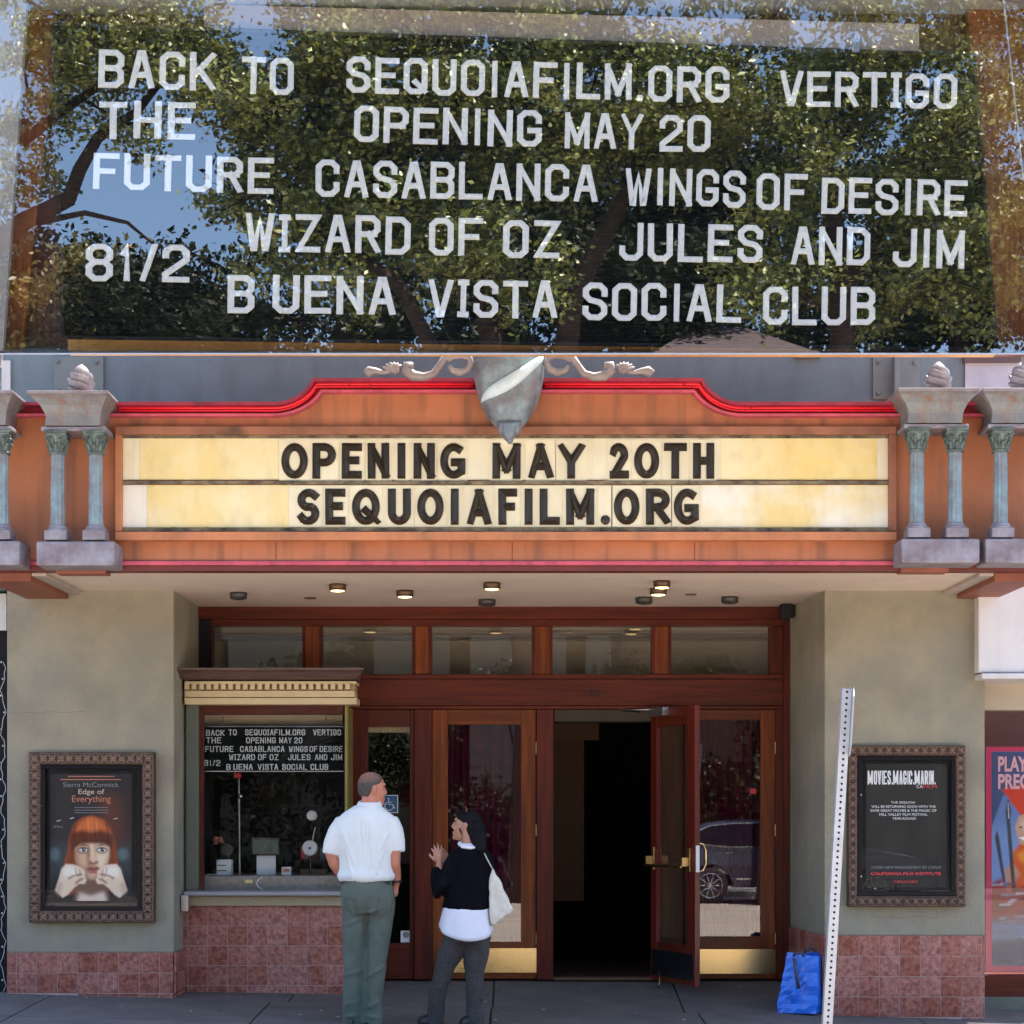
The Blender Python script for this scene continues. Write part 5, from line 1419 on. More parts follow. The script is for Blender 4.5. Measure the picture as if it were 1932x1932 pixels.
text('LFilms', 101, 118, 1557, 1562, TD, M['p_grey'], pw)

pt = thing('notice_poster', (X(1710, PD), PD, Z(1674, PD)), 'charcoal poster with tall white heading and red lines announcing the reopening', 'poster')
MB().pbox(1634, 1441, 1786, 1674, PD, PD+.003).build('paper', 'paper_dark2', pt)
# tall stroke heading
x = 1637
hd = 'MOVIES.MAGIC.MARIN.'
tot = sum({'I':.35,'.':.35,'M':1.25}.get(c, .82) for c in hd)
u = 129/tot
for c in hd:
    cw = {'I':.35,'.':.35,'M':1.25}.get(c, .82)*u
    hh = S(26, TD); asp = {'I':.2,'.':.2,'M':.42}.get(c, .30)
    me = glyph(c, 'flat', .06 if c not in 'I.' else .07, asp, .02, M['p_white'])
    inst('heading_letter', me, pt, (X(x, TD), TD-.0005, Z(1480, TD)), (0, 0, 0), (S(cw*.86, TD)/asp, .05, hh))
    x += cw
text('CA', 1729, 1741, 1481, 1487, TD, M['p_white'], pt); text('FILM', 1742, 1767, 1481, 1487, TD, M['p_red'], pt)
for s_, a, b, y in (('THE SEQUOIA', 1681, 1727, 1512), ('WILL BE RETURNING SOON WITH THE', 1644, 1765, 1519.5), ('SAME GREAT MOVIES & THE MAGIC OF', 1642, 1767, 1527), ('MILL VALLEY FILM FESTIVAL', 1659, 1750, 1534.5), ('YEAR-ROUND', 1684, 1728, 1542)):
    text(s_, a, b, y, y+4.6, TD, M['p_white'], pt)
text('UNDER NEW MANAGEMENT BY CAFILM', 1643, 1775, 1634, 1639, TD, M['p_grey'], pt)
text('CALIFORNIA FILM INSTITUTE', 1643, 1775, 1645.5, 1651, TD, M['p_red'], pt, bold=.025)
text('CAFILM.ORG', 1686, 1731, 1661, 1666, TD, M['p_red'], pt)

# ================================================================ NEIGHBOURING SHOPS
DN = 14.2
rs = thing('neighbour_shop', (X(1930, DN), DN, 0), 'white fronted shop at the right edge with a magenta bordered poster in its window', 'shop')
MB().pbox(1846, 1090, 2100, 1269, D_PIL-.12, DN+.2).build('awning_box', 'white', rs, bevel=.01)
MB().pbox(1852, 1270, 2100, 1281, D_PIL-.2, DN+.2).build('gutter', 'white', rs, bevel=.01)
MB().pbox(1852, 1281.5, 2100, 1339, DN, DN+.2).build('wall', 'creamwall', rs)
MB().pbox(1850, 1339.5, 2100, 1840, DN+.12, DN+.126).build('window_pane', 'glass_booth', rs)
MB().pbox(1850, 1339.5, 2100, 1840, DN+1.0, DN+1.05).build('interior_back', 'wb_brown', rs)
MB().pbox(1850, 1841, 2100, 1880, DN+.02, DN+.3).build('sill', 'mahogh', rs)
MB().pbox(1850, 1881, 2100, 1960, DN, DN+.3).build('base', 'sage', rs)
po = thing('shop_poster', (X(1900, DN), DN+.2, Z(1833, DN)), 'tall magenta bordered poster in the window of the right-hand shop', 'poster')
PP = DN+.16
MB().pbox(1861, 1409, 2040, 1834, PP, PP+.01).build('border', 'magenta', po)
MB().pbox(1871, 1418, 2030, 1822, PP-.002, PP-.0003).build('field', 'p_sky', po)
P = Picture(1871.3, 1418.3, 1950, 1821.7, .7, (.13, .22, .46))
P.paint([(1871, 1560), (1950, 1560), (1950, 1690), (1871, 1690)], (.20, .32, .60), 16)
P.paint([(1871, 1418), (1960, 1418), (1960, 1500), (1930, 1500), (1893, 1500), (1871, 1560)], (.060, .085, .20), 1)
P.paint([(1890, 1489), (1960, 1470), (1960, 1562), (1935, 1548), (1915, 1524)], (.66, .05, .02), 1)
P.paint([(1915, 1560), (1922, 1540), (1936, 1534), (1960, 1545), (1960, 1600), (1925, 1600)], (.62, .36, .24), 1.2)
P.paint(ell(1934, 1556, 8, 10), (.80, .55, .40), 3); P.paint([(1922, 1580), (1940, 1577), (1932, 1586)], (.92, .9, .86), .6); P.paint(ell(1926, 1561, 3, 1.5), (.05, .03, .03), .5)
P.paint([(1900, 1650), (1912, 1606), (1924, 1592), (1960, 1600), (1960, 1690), (1905, 1700)], (.70, .11, .02), 2); P.paint([(1918, 1610), (1950, 1600), (1950, 1630), (1925, 1625)], (.85, .32, .03), 3)
P.paint([(1896, 1640), (1914, 1630), (1926, 1650), (1912, 1668), (1898, 1660)], (.55, .28, .18), 1.6)
P.paint([(1897, 1530), (1902, 1506), (1908, 1530), (1906, 1550), (1918, 1700), (1911, 1700), (1899, 1550)], (.05, .05, .06), .8); P.paint([(1901, 1515), (1903, 1515), (1905, 1545), (1902, 1545)], (.4, .4, .45), .6)
P.paint([(1877, 1580), (1881, 1566), (1885, 1580), (1898, 1670), (1893, 1670)], (.05, .05, .06), .8)
P.paint([(1871, 1668), (1888, 1656), (1905, 1680), (1960, 1664), (1960, 1745), (1871, 1740)], (.30, .04, .03), 3)
rs_ = np.random.default_rng(8)
for _ in range(40):
    a, b = rs_.uniform(1872, 1948), rs_.uniform(1665, 1815); c_ = rs_.choice([.03, .12, .3, .5]); l_ = rs_.uniform(4, 16)
    P.paint([(a-l_, b-1.5), (a+l_, b-3*rs_.random()), (a+l_, b+1.5), (a-l_, b+3)], (c_, c_, c_*1.1), 1.0, .8)
P.paint([(1871, 1735), (1960, 1728), (1960, 1790), (1871, 1786)], (.22, .23, .26), 8, .7)
P.paint([(1871, 1775), (1960, 1770), (1960, 1822), (1871, 1822)], (.04, .045, .05), 4, .8)
P.build('printed_picture', PP-.003, po)
text('PLAY', 1883, 1938, 1427, 1456, PP-.006, M['p_pink'], po, bold=.035); text('PREC', 1883, 1942, 1460, 1489, PP-.006, M['p_pink'], po, bold=.035)
lsn = thing('neighbour_shopfront', (X(0, DN), DN, 0), 'dark shopfront at the left edge hung with a string of white lights', 'shop')
MB().pbox(-150, 1190, 12, 1960, DN, DN+.3).build('wall', 'int_dark', lsn)
MB().pbox(-150, 1120, 12, 1189, DN-.04, DN+.3).build('fascia', 'white', lsn)
sg2 = thing('string_lights', (X(8, DN), DN-.05, Z(1900, DN)), 'loose white string lights hanging down the left edge of the picture', 'string lights')
pts = []; 
for i in range(60):
    y = 1250+i*10.5; pts.append((X(8+4*math.sin(i*.9)+2*math.sin(i*2.3), DN), DN-.03, Z(y, DN)))
MB().tube(pts, .0025, 4).build('wire', 'p_white', sg2)
bl = MB()
for p in pts[::3]: bl.ball((p[0]-.012, p[1]-.01, p[2]), .008, 6, 4)
tag(bl.build('bulbs', 'p_white', sg2), kind='stuff')

# ================================================================ SIGN POST
PDp = 10.6
sp = thing('sign_post', (X(1566, PDp), PDp, ground(1.8, PDp)), 'leaning perforated steel sign post in front of the right pillar', 'sign post')
top = Vector((X(1597, PDp), PDp, Z(1300, PDp))); bot = Vector((X(1552, PDp), PDp, ground(1.8, PDp)-.02))
ax = (top-bot); Lp = ax.length; tilt = math.atan2(ax.x, ax.z)
hw = .0265; pitch = .0254*1.33; ncell = int(Lp/pitch)
fr = MB()
def perforated(face):
    for i in range(ncell):
        z0 = i*Lp/ncell; z1 = (i+1)*Lp/ncell; zc = (z0+z1)/2; r = .0075
        sq = [(hw, z0), (hw, zc), (hw, z1), (0, z1), (-hw, z1), (-hw, zc), (-hw, z0), (0, z0)]
        ho = [(r*math.cos(R(a)), zc+r*math.sin(R(a))) for a in (-45, 0, 45, 90, 135, 180, 225, 270)]
        def m3(p): return (p[0], -hw, p[1]) if face == 0 else (-hw, p[0], p[1]) if face == 1 else (hw, p[0], p[1])
        vs = [m3(p) for p in sq+ho]
        # inner lip of the hole
        def m4(p): 
            v = m3(p); return (v[0], v[1]+.003, v[2]) if face == 0 else ((v[0]+.003, v[1], v[2]) if face == 1 else (v[0]-.003, v[1], v[2]))
        vs += [m4(p) for p in ho]
        fs = [(k, (k+1) % 8, 8+(k+1) % 8, 8+k) for k in range(8)] + [(8+k, 8+(k+1) % 8, 16+(k+1) % 8, 16+k) for k in range(8)]
        fr.add(vs, fs)
for f_ in (0, 1, 2): perforated(f_)
fr.add([(-hw, hw, 0), (hw, hw, 0), (hw, hw, Lp), (-hw, hw, Lp)], [(0, 1, 2, 3)])
po_ = fr.build('perforated_tube', 'galv', None, loc=(0, 0, 0))
po_.parent = sp; po_.location = bot-worg(sp); po_.rotation_euler = (0, tilt, 0)
ins = MB().box(-hw+.006, -hw+.006, 0, hw-.006, hw-.006, Lp-.01).build('hole_shade_core', 'blackmat', None, loc=(0, 0, 0)); ins.parent = sp; ins.location = bot-worg(sp); ins.rotation_euler = (0, tilt, 0)  # added black box imitating the shade inside the hollow post
# sign plate seen from its edge
pla = MB(); pz0, pz1 = Lp-.372, Lp+.005; e = .05; yy0, yy1 = -.12, .30
prof = [(yy0+e, pz0), (yy1-e, pz0), (yy1, pz0+e), (yy1, pz1-e), (yy1-e, pz1), (yy0+e, pz1), (yy0, pz1-e), (yy0, pz0+e)]
xo = hw+.004
n = len(prof)
pla.add([(xo, a, b) for a, b in prof]+[(xo+.004, a, b) for a, b in prof], [tuple(range(n))[::-1], tuple(range(n, 2*n))]+[(i, (i+1) % n, (i+1) % n+n, i+n) for i in range(n)])
pp = pla.build('sign_plate', 'galv', None, loc=(0, 0, 0)); pp.parent = sp; pp.location = bot-worg(sp); pp.rotation_euler = (0, tilt, R(-5))
MB().pbox(1600, 1300, 1601, 1301, PDp, PDp+.001)

# ================================================================ BLUE BAG
dbg = 14.0
bg_ = thing('shopping_bag', (X(1510, dbg), dbg, ground(2.1, dbg)), 'big bright blue woven plastic bag standing against the tiled base right of the doors', 'bag')
zg = ground(2.1, dbg)
rings = []
seg = 32; nl = 14; vs = []
for i in range(nl):
    q = i/(nl-1)
    cxp = 1511+q*9; hwp = 47-11*q
    if q < .1: hwp -= 3
    hdp = .16-.05*q
    zz = zg+q*(Z(1799, dbg)-zg)
    for k in range(seg):
        w = 2*math.pi*k/seg
        c, s_ = math.cos(w), math.sin(w)
        m_ = max(abs(c), abs(s_)); px_ = (c/m_)*.94+c*.06; py_ = (s_/m_)*.94+s_*.06
        rr = abs(noise.noise(Vector((w*1.3+q*2, q*3.2, 3))))-.2
        nz = .030*rr*math.sin(math.pi*min(1, q+.15))+.010*noise.noise(Vector((w*3, q*8, 9)))
        lx = px_*(S(hwp, dbg)*.86+nz); ly = py_*(hdp*.8+nz)
        a_ = R(-22); X_ = lx*math.cos(a_)-ly*math.sin(a_); Y_ = lx*math.sin(a_)+ly*math.cos(a_)
        vs.append((X(cxp, dbg)+X_, dbg+Y_*.9, zz+(.012*math.sin(w*2) if q == 1 else 0)))
fs = [(i*seg+k, i*seg+(k+1) % seg, (i+1)*seg+(k+1) % seg, (i+1)*seg+k) for i in range(nl-1) for k in range(seg)]+[tuple(range(seg-1, -1, -1))]
ob = MB().add(vs, fs).build('bag_body', 'bagblue', bg_, smooth=False)
sol = ob.modifiers.new('solid', 'SOLIDIFY'); sol.thickness = .003
for side, a, b in ((-1, 1493, 1512), (1, 1520, 1545)):
    y_ = dbg+side*.10-.0
    pts = [(X(a, dbg), y_, Z(1803, dbg)), (X(a+3, dbg), y_-.01, Z(1796, dbg)), (X((a+b)/2, dbg), y_-.02, Z(1790 if side > 0 else 1797, dbg)), (X(b-3, dbg), y_-.01, Z(1796, dbg)), (X(b, dbg), y_, Z(1803, dbg))]
    MB().tube(pts, .009, 6, flat=.4).build('handle', 'bagdark', bg_, smooth=True)
MB().tube([(X(1494, dbg), dbg-.128, Z(1805, dbg)), (X(1496, dbg), dbg-.155, Z(1830, dbg)), (X(1501, dbg), dbg-.160, Z(1862, dbg))], .014, 6, flat=.25).build('strap', 'bagdark', bg_, smooth=True)

# ================================================================ PEOPLE
def P3(px, py, dd, base=12.9): return Vector((X(px, base), base+dd, Z(py, base)))
K = 12.9/F      # metres per picture unit at the people's distance
def head_mb(mb, centre, yaw, scale=1.0, pitch=0):
    st0 = len(mb.v)
    ks = [(.119,.012,.012,-.02),(.112,.035,.035,-.05),(.096,.055,.060,-.077),(.07,.068,.080,-.094),(.035,.074,.088,-.101),(0,.073,.090,-.100),(-.03,.069,.088,-.090),(-.055,.063,.085,-.070),(-.08,.054,.083,-.045),(-.103,.038,.080,-.015),(-.116,.018,.072,.02)]
    mb.ring_loft([(0, (f+b)/2, z, w, (f-b)/2) for z, w, f, b in ks[::-1]], 20)
    mb.tube([(0,.086,.03),(0,.096,.0),(0,.105,-.026),(0,.094,-.038)], [.007,.009,.013,.007], 8)      # nose
    mb.ball((0,.086,-.062), (.024,.012,.007), 8, 6); mb.ball((0,.085,-.073), (.021,.012,.008), 8, 6)  # lips
    mb.ball((0,.077,-.10), (.024,.016,.018), 8, 6)                                                      # chin
    mb.ball((0,.080,.034), (.05,.014,.012), 8, 6)                                                        # brow
    for s_ in (-1, 1):
        mb.ball((s_*.077,-.014,-.006), (.010,.021,.034), 8, 6); mb.ball((s_*.085,-.022,.008), (.009,.018,.021), 8, 6)
        mb.ball((s_*.045,.064,-.03), (.02,.02,.02), 8, 6)
    mtx = Matrix.Translation(centre) @ Matrix.Rotation(yaw, 4, 'Z') @ Matrix.Rotation(pitch, 4, 'X') @ Matrix.Scale(scale, 4)
    mb.xform(mtx, st0); return mtx
def hand(mb, wrist, direction, palm_n, size=1.0, curl=.5, thumb=1, spread=.12):
    """five-fingered hand from the wrist along direction; palm_n = palm normal"""
    dr = Vector(direction).normalized(); pn = Vector(palm_n).normalized(); sd = dr.cross(pn).normalized(); pn = sd.cross(dr).normalized()
    W = Vector(wrist)
    mb.tube([W-dr*.02, W+dr*.02, W+dr*.055*size, W+dr*.085*size], [.022*size, .026*size, .036*size, .033*size], 10, flat=.5)
    lens = [.068, .076, .070, .055]
    for i in range(4):
        off = (i-1.5)*.019*size
        b = W+dr*(.083-.004*abs(i-1.3))*size+sd*off
        ln = lens[i]*size; d0 = (dr+sd*(i-1.5)*spread).normalized()
        d1 = (d0*math.cos(curl)+pn*math.sin(curl)).normalized(); d2 = (d0*math.cos(curl*2.1)+pn*math.sin(curl*2.1)).normalized()
        p1 = b+d0*ln*.42*math.cos(curl*.4)+pn*ln*.42*math.sin(curl*.4); p2 = p1+d1*ln*.33; p3 = p2+d2*ln*.27
        mb.tube([b-dr*.015, b, p1, p2, p3], [.0095*size, .0095*size, .0088*size, .008*size, .0062*size], 8)
    b = W+dr*.022*size-sd*thumb*.024*size
    td = (dr*.75-sd*thumb*.7+pn*.35).normalized()
    mb.tube([b, b+td*.03*size, b+td*.055*size+dr*.004, b+td*.06*size+dr*.022*size], [.014*size, .012*size, .0105*size, .0075*size], 8)

# ---- man, seen from behind, head turned to the right
gm = ground(-1, 12.9)
man = thing('person', (X(692, 12.9), 12.9, gm), 'person in white short-sleeved shirt and grey-green trousers seen from behind, hands in pockets', 'person')
body = MB()
mx_ = head_mb(body, P3(702, 1489, .02), R(-62), .96, 0)
body.tube([P3(699, 1498, .005), P3(697, 1512, -.005), P3(692, 1528, .0)], [.058, .054, .058], 14)
body.ring_loft([(X(c, 12.9), 12.9+o, Z(y, 12.9), w*K, dpt) for c, y, w, dpt, o in ((692,1700,40,.10,0),(692,1650,42,.10,0),(690,1600,46,.10,0),(689,1560,48,.09,0),(690,1540,38,.07,0),(694,1526,17,.052,0))], 18)
for pts, rr in (([P3(650,1556,.0), P3(634,1580,.0), P3(625,1612,-.01), P3(631,1630,.0), P3(645,1655,.06), P3(652,1668,.10)], [.052,.047,.043,.040,.032,.027]),
                ([P3(731,1556,.0), P3(744,1580,.0), P3(744,1608,-.02), P3(744,1630,-.02), P3(748,1655,.02), P3(747,1668,.03)], [.052,.048,.045,.043,.031,.027])):
    body.tube(pts, rr, 12)
hand(body, P3(747,1669,.03), (-.32, .1, -1), (-1, .2, .2), .95, .35, thumb=-1)
hand(body, P3(653,1669,.10), (.3, .1, -1), (1, .2, 0), .95, .4, thumb=1)
for pts in ([P3(672,1700,0), P3(671,1790,.0), P3(669,1925,.02)], [P3(715,1700,0), P3(710,1790,.0), P3(704,1925,-.02)]):
    body.tube(pts, [.05,.035,.03], 12)
ob = body.build('body', 'skin', man); bake(ob, [remesh(.0062, 3)])
# hair: close cropped cap with thinning crown
hr = MB()
st0 = 0
hk = [(.121,.010,.004,-.03),(.114,.036,.030,-.053),(.098,.058,.058,-.081),(.072,.072,.078,-.099),(.040,.078,.074,-.107),(.010,.0755,.012,-.105),(-.02,.071,-.016,-.099),(-.045,.062,-.03,-.086),(-.058,.050,-.045,-.072)]
hr.ring_loft([(0, (f+b)/2, z, w, (f-b)/2) for z, w, f, b in hk[::-1]], 28)
hr.xform(mx_)
ob = hr.build('hair', 'hairgrey', man, smooth=True)
# thinning crown: skin tone shows through on top
nt = M['hairgrey'].node_tree; pN = nt.nodes['Principled BSDF']; lk = pN.inputs['Base Color'].links[0].from_socket
cpos = mx_ @ Vector((0, -.035, .115)) - worg(man)
tcn = nt.nodes.new('ShaderNodeTexCoord'); vm = nt.nodes.new('ShaderNodeVectorMath'); vm.operation = 'DISTANCE'; vm.inputs[1].default_value = cpos
nt.links.new(tcn.outputs['Object'], vm.inputs[0]); mr = nt.nodes.new('ShaderNodeMapRange'); mr.inputs[1].default_value = .02; mr.inputs[2].default_value = .105; mr.inputs[3].default_value = .75; mr.inputs[4].default_value = 0
nt.links.new(vm.outputs['Value'], mr.inputs[0]); mxn = nt.nodes.new('ShaderNodeMix'); mxn.data_type = 'RGBA'; nt.links.new(mr.outputs[0], mxn.inputs[0]); nt.links.new(lk, mxn.inputs[6]); mxn.inputs[7].default_value = (.50, .22, .15, 1)
nt.links.new(mxn.outputs[2], pN.inputs['Base Color'])
ey = MB()
for s_ in (-1, 1): ey.ball((s_*.030,.079,.018), (.012,.010,.006), 8, 6)
ey.xform(mx_); ey.build('eyes', 'p_eye', man, smooth=True)
# shirt
sh = MB()
sh.ring_loft([(X(c, 12.9), 12.9+o, Z(y, 12.9), w*K, dpt) for c, y, w, dpt, o in (
    (692,1663,51.5,.140,0),(692,1655,53.5,.146,0),(692,1640,52.5,.142,0),(691,1615,53.5,.138,0),(690,1590,56,.138,0),(689,1568,58,.135,0),(689,1550,58,.122,0),(690,1540,53,.108,0),(691,1533,44,.098,0),(693,1526,32,.088,0),(695,1519,23,.078,0))], 28)
for pts, rr in (([P3(648,1547,.0), P3(637,1568,.0), P3(629,1592,.0), P3(624,1613,-.005)], [.062,.064,.063,.061]),
                ([P3(733,1547,.0), P3(742,1568,.0), P3(747,1590,-.005), P3(748,1609,-.01)], [.062,.067,.067,.064])):
    sh.tube(pts, rr, 16)
ob = sh.build('shirt', 'shirt', man); bake(ob, [remesh(.009, 5)])
def wrinkle(o, amp, sc, seed=0, fn=None):
    me = o.data; off = worg(o)
    for v in me.vertices:
        p = v.co+off; a = amp*noise.noise(Vector((p.x*sc[0]+seed, p.y*sc[1], p.z*sc[2])))
        a += amp*.5*noise.noise(Vector((p.x*sc[0]*2.3+seed+7, p.y*sc[1]*2.3, p.z*sc[2]*2.3)))
        if fn: a += fn(p)
        v.co += v.normal*a
    me.update()
def soften(o):
    m_ = o.modifiers.new('soften', 'SMOOTH'); m_.iterations = 3; m_.factor = .5
def pleats(p):
    px = 966+p.x*F/12.9; py = 1530-(p.z-H)*F/12.9
    a = 0
    if p.y < 12.9:
        for c in (683, 690, 697): a += -.019*math.exp(-((px-c-(py-1560)*.06)/2.2)**2)*max(0, min(1, (1650-py)/70))*max(0, min(1, (py-1540)/12))
        for (ax_, ay, bx, by) in ((735,1570,700,1640),(655,1600,668,1655),(728,1600,705,1652),(650,1570,672,1630)):
            L2 = (bx-ax_)**2+(by-ay)**2; t = max(0, min(1, ((px-ax_)*(bx-ax_)+(py-ay)*(by-ay))/L2))
            dd_ = math.hypot(px-ax_-t*(bx-ax_), py-ay-t*(by-ay)); a += .017*math.exp(-(dd_/3)**2)*math.sin(math.pi*(.15+.7*t))
        a += .012*max(0, 1-abs(py-1652)/10)
    return a
wrinkle(ob, .011, (7, 7, 4.5), 1, pleats); bake(ob, [soften])
cl = MB()
cl.tube([P3(697,1519,.0)+Vector((.074*math.cos(a), .066*math.sin(a)+.0, .012*math.sin(a))) for a in [k*2*math.pi/20 for k in range(21)]], .013, 8, caps=False)
cl.tube([P3(697,1514,.0)+Vector((.068*math.cos(a), .060*math.sin(a)+.0, .010*math.sin(a))) for a in [k*2*math.pi/20 for k in range(21)]], .011, 8, caps=False)
ob = cl.build('collar', 'shirt', man); bake(ob, [remesh(.006, 2)])
# trousers
tr = MB()
tr.ring_loft([(X(c, 12.9), 12.9+o, Z(y, 12.9), w*K, dpt) for c, y, w, dpt, o in ((696,1725,47,.135,0),(695,1705,50,.150,-.01),(694,1688,51,.150,-.012),(693,1672,49,.138,-.005),(692,1660,48.5,.128,0))], 26)
for pts, rr in (([P3(672,1712,-.01), P3(671,1750,-.005), P3(669,1790,.0), P3(668,1830,-.005), P3(667,1880,.0), P3(667,1931,.01)], [.094,.090,.079,.075,.072,.076]),
                ([P3(716,1712,-.01), P3(714,1750,-.01), P3(711,1790,-.02), P3(707,1830,-.03), P3(703,1880,-.03), P3(700,1931,-.02)], [.096,.092,.081,.077,.073,.077])):
    tr.tube(pts, rr, 18)
ob = tr.build('trousers', 'trousers', man); bake(ob, [remesh(.009, 5)])
def tfold(p):
    px = 966+p.x*F/12.9; py = 1530-(p.z-H)*F/12.9
    a = 0
    if p.y < 12.93:
        for (ax_, ay, bx, by) in ((690,1722,722,1712),(725,1720,690,1760),(655,1745,690,1728),(650,1840,688,1828),(690,1845,725,1822),(655,1895,682,1885),(690,1900,716,1888),(652,1918,680,1912),(690,1915,716,1918),(705,1780,722,1760)):
            L2 = (bx-ax_)**2+(by-ay)**2; t = max(0, min(1, ((px-ax_)*(bx-ax_)+(py-ay)*(by-ay))/L2))
            dd_ = math.hypot(px-ax_-t*(bx-ax_), py-ay-t*(by-ay)); a += .017*math.exp(-(dd_/2.6)**2)*math.sin(math.pi*(.15+.7*t))
        a -= .020*math.exp(-((px-693)/3.2)**2)*max(0, min(1, (py-1690)/25))
    return a
wrinkle(ob, .010, (7, 7, 4.5), 4, tfold); bake(ob, [soften])
for pts in ([(718,1696),(742,1690),(740,1716),(728,1722),(716,1716)], [(650,1692),(672,1696),(672,1716),(662,1722),(651,1714)]):
    n = len(pts); pk = MB()
    for i in range(n):
        a, b = pts[i], pts[(i+1) % n]
        def onb(q):
            t = (q[0]-694)/51; return P3(q[0], q[1], -.012-.152*math.sqrt(max(.05, 1-t*t)))
        pk.tube([onb(a), onb(((a[0]+b[0])/2, (a[1]+b[1])/2)), onb(b)], .003, 5)
    pk.build('pocket_seam', 'trousers', man)
bt_ = MB(); vs = []
for k in range(40):
    w = 2*math.pi*k/40
    for z in (1669, 1661): vs.append((X(692.5, 12.9)+(49.8*K)*math.cos(w), 12.9+.134*math.sin(w), Z(z, 12.9)))
fs = [(2*k, 2*((k+1) % 40), 2*((k+1) % 40)+1, 2*k+1) for k in range(40)]
bt_.add(vs, fs).build('belt', 'leather', man, smooth=True)
for px in (655, 672, 700, 722, 738):
    lo_ = MB(); t = (px-692.5)/50; p = P3(px, 1668, -.137*math.sqrt(max(.03, 1-t*t))); lo_.box(p.x-.006, p.y-.004, p.z-.012, p.x+.006, p.y+.004, p.z+.026)
    lo_.build('belt_loop', 'trousers', man)
MB().tube([P3(747,1664,.025)+Vector((.034*math.cos(a), .034*math.sin(a), .004*math.cos(a))) for a in [k*2*math.pi/14 for k in range(15)]], .008, 6, caps=False).build('wristwatch', 'leather', man, smooth=True)
for cx, yy in ((668, .02), (702, -.01)):
    mb = MB(); z0 = gm
    mb.ring_loft([(X(cx, 12.9), 12.9+yy+.05, z0+h_, .048*s_, .14*s_) for h_, s_ in ((0.0, .96), (.02, 1), (.05, .95), (.075, .75), (.10, .5))], 16)
    mb.build('shoe', 'leather', man, smooth=True)

# ---- woman, turned to the left
gw = ground(-.35, 12.85)
wo = thing('person', (X(872, 12.85), 12.85, gw), 'person with black hair in black cardigan over white shirt, grey trousers, one hand raised', 'person')
body = MB()
mw = head_mb(body, P3(880, 1558, .03), R(72), .93, R(10))
body.tube([P3(884, 1566, .0), P3(886, 1580, -.01), P3(888, 1592, .0)], [.050, .050, .06], 14)
body.ring_loft([(X(c, 12.9), 12.9, Z(y, 12.9), w*K, dp) for c, y, w, dp in ((880,1760,34,.11),(882,1700,32,.09),(888,1650,36,.095),(889,1625,34,.08),(888,1608,24,.06),(887,1594,14,.05))], 18)
body.tube([P3(864,1622,.0), P3(845,1645,-.035), P3(836,1675,-.05), P3(832,1650,.0), P3(828,1630,.02)], [.04,.037,.034,.03,.024], 12)
body.tube([P3(908,1622,.0), P3(918,1650,.0), P3(915,1685,.04), P3(880,1660,.16), P3(848,1630,.17)], [.04,.037,.034,.03,.024], 12)
hand(body, P3(828,1629,.02), (-.12, .05, 1), (-.5, .8, 0), .88, .30, thumb=-1, spread=.22)
hand(body, P3(846,1628,.17), (-.6, .0, .7), (-.3, -.8, 0), .85, .45, thumb=1)
for pts in ([P3(862,1765,0), P3(839,1826,.0), P3(824,1890,.02), P3(819,1930,.03)], [P3(899,1765,0), P3(896,1826,.0), P3(896,1890,.0), P3(896,1930,-.0)]):
    body.tube(pts, [.045,.034,.030,.026], 12)
ob = body.build('body', 'skinw', wo); bake(ob, [remesh(.0058, 2)])
hr = MB()
hk = [(.124,.010,.010,-.03),(.117,.040,.044,-.055),(.100,.062,.072,-.085),(.074,.076,.090,-.104),(.040,.082,.082,-.112),(.010,.082,.030,-.112),(-.03,.080,.010,-.108),(-.07,.070,-.01,-.096),(-.10,.054,-.02,-.086)]
hr.ring_loft([(0, (f+b)/2, z, w, (f-b)/2) for z, w, f, b in hk[::-1]], 28)
hr.xform(mw)
hr.tube([P3(896,1560,.0), P3(902,1580,-.045), P3(905,1592,-.065), P3(908,1604,-.085), P3(909,1612,-.09)], [.072,.058,.048,.036,.015], 14)
hr.tube([P3(866,1549,.02), P3(868,1565,-.02), P3(873,1582,-.03)], [.006,.008,.003], 6)
ob = hr.build('hair', 'hairblack', wo); bake(ob, [remesh(.007, 4)]); wrinkle(ob, .004, (40, 40, 6), 2)
MB().tube([P3(878,1522,-.02), P3(881,1526,-.05), P3(880,1531,-.065)], .003, 5).build('hair_clip', 'brass', wo)
ey = MB()
for s_ in (-1, 1): ey.ball((s_*.030,.079,.018), (.011,.010,.006), 8, 6)
ey.xform(mw); ey.build('eyes', 'p_eye', wo, smooth=True)
# cardigan
kn = MB()
kn.ring_loft([(X(c, 12.9), 12.9+o, Z(y, 12.9), w*K, dpt) for c, y, w, dpt, o in (
   (880,1716,44,.140,0),(880,1708,46,.142,0),(882,1690,44,.132,0),(886,1665,43,.125,0),(889,1640,43,.122,0),(890,1622,42,.115,0),(889,1610,38,.10,0),(888,1602,30,.09,0),(888,1597,22,.078,0))], 26)
kn.tube([P3(862,1614,.0), P3(848,1640,-.045), P3(835,1668,-.06), P3(826,1686,-.05), P3(823,1664,-.015), P3(824,1638,.015)], [.052,.052,.050,.046,.042,.034], 16)
kn.tube([P3(915,1614,.0), P3(922,1640,-.01), P3(924,1670,-.0), P3(915,1690,.04), P3(880,1664,.15), P3(856,1640,.17)], [.052,.050,.047,.043,.04,.034], 16)
ob = kn.build('cardigan', 'knit', wo); bake(ob, [remesh(.009, 5)]); wrinkle(ob, .009, (7, 7, 6), 9)
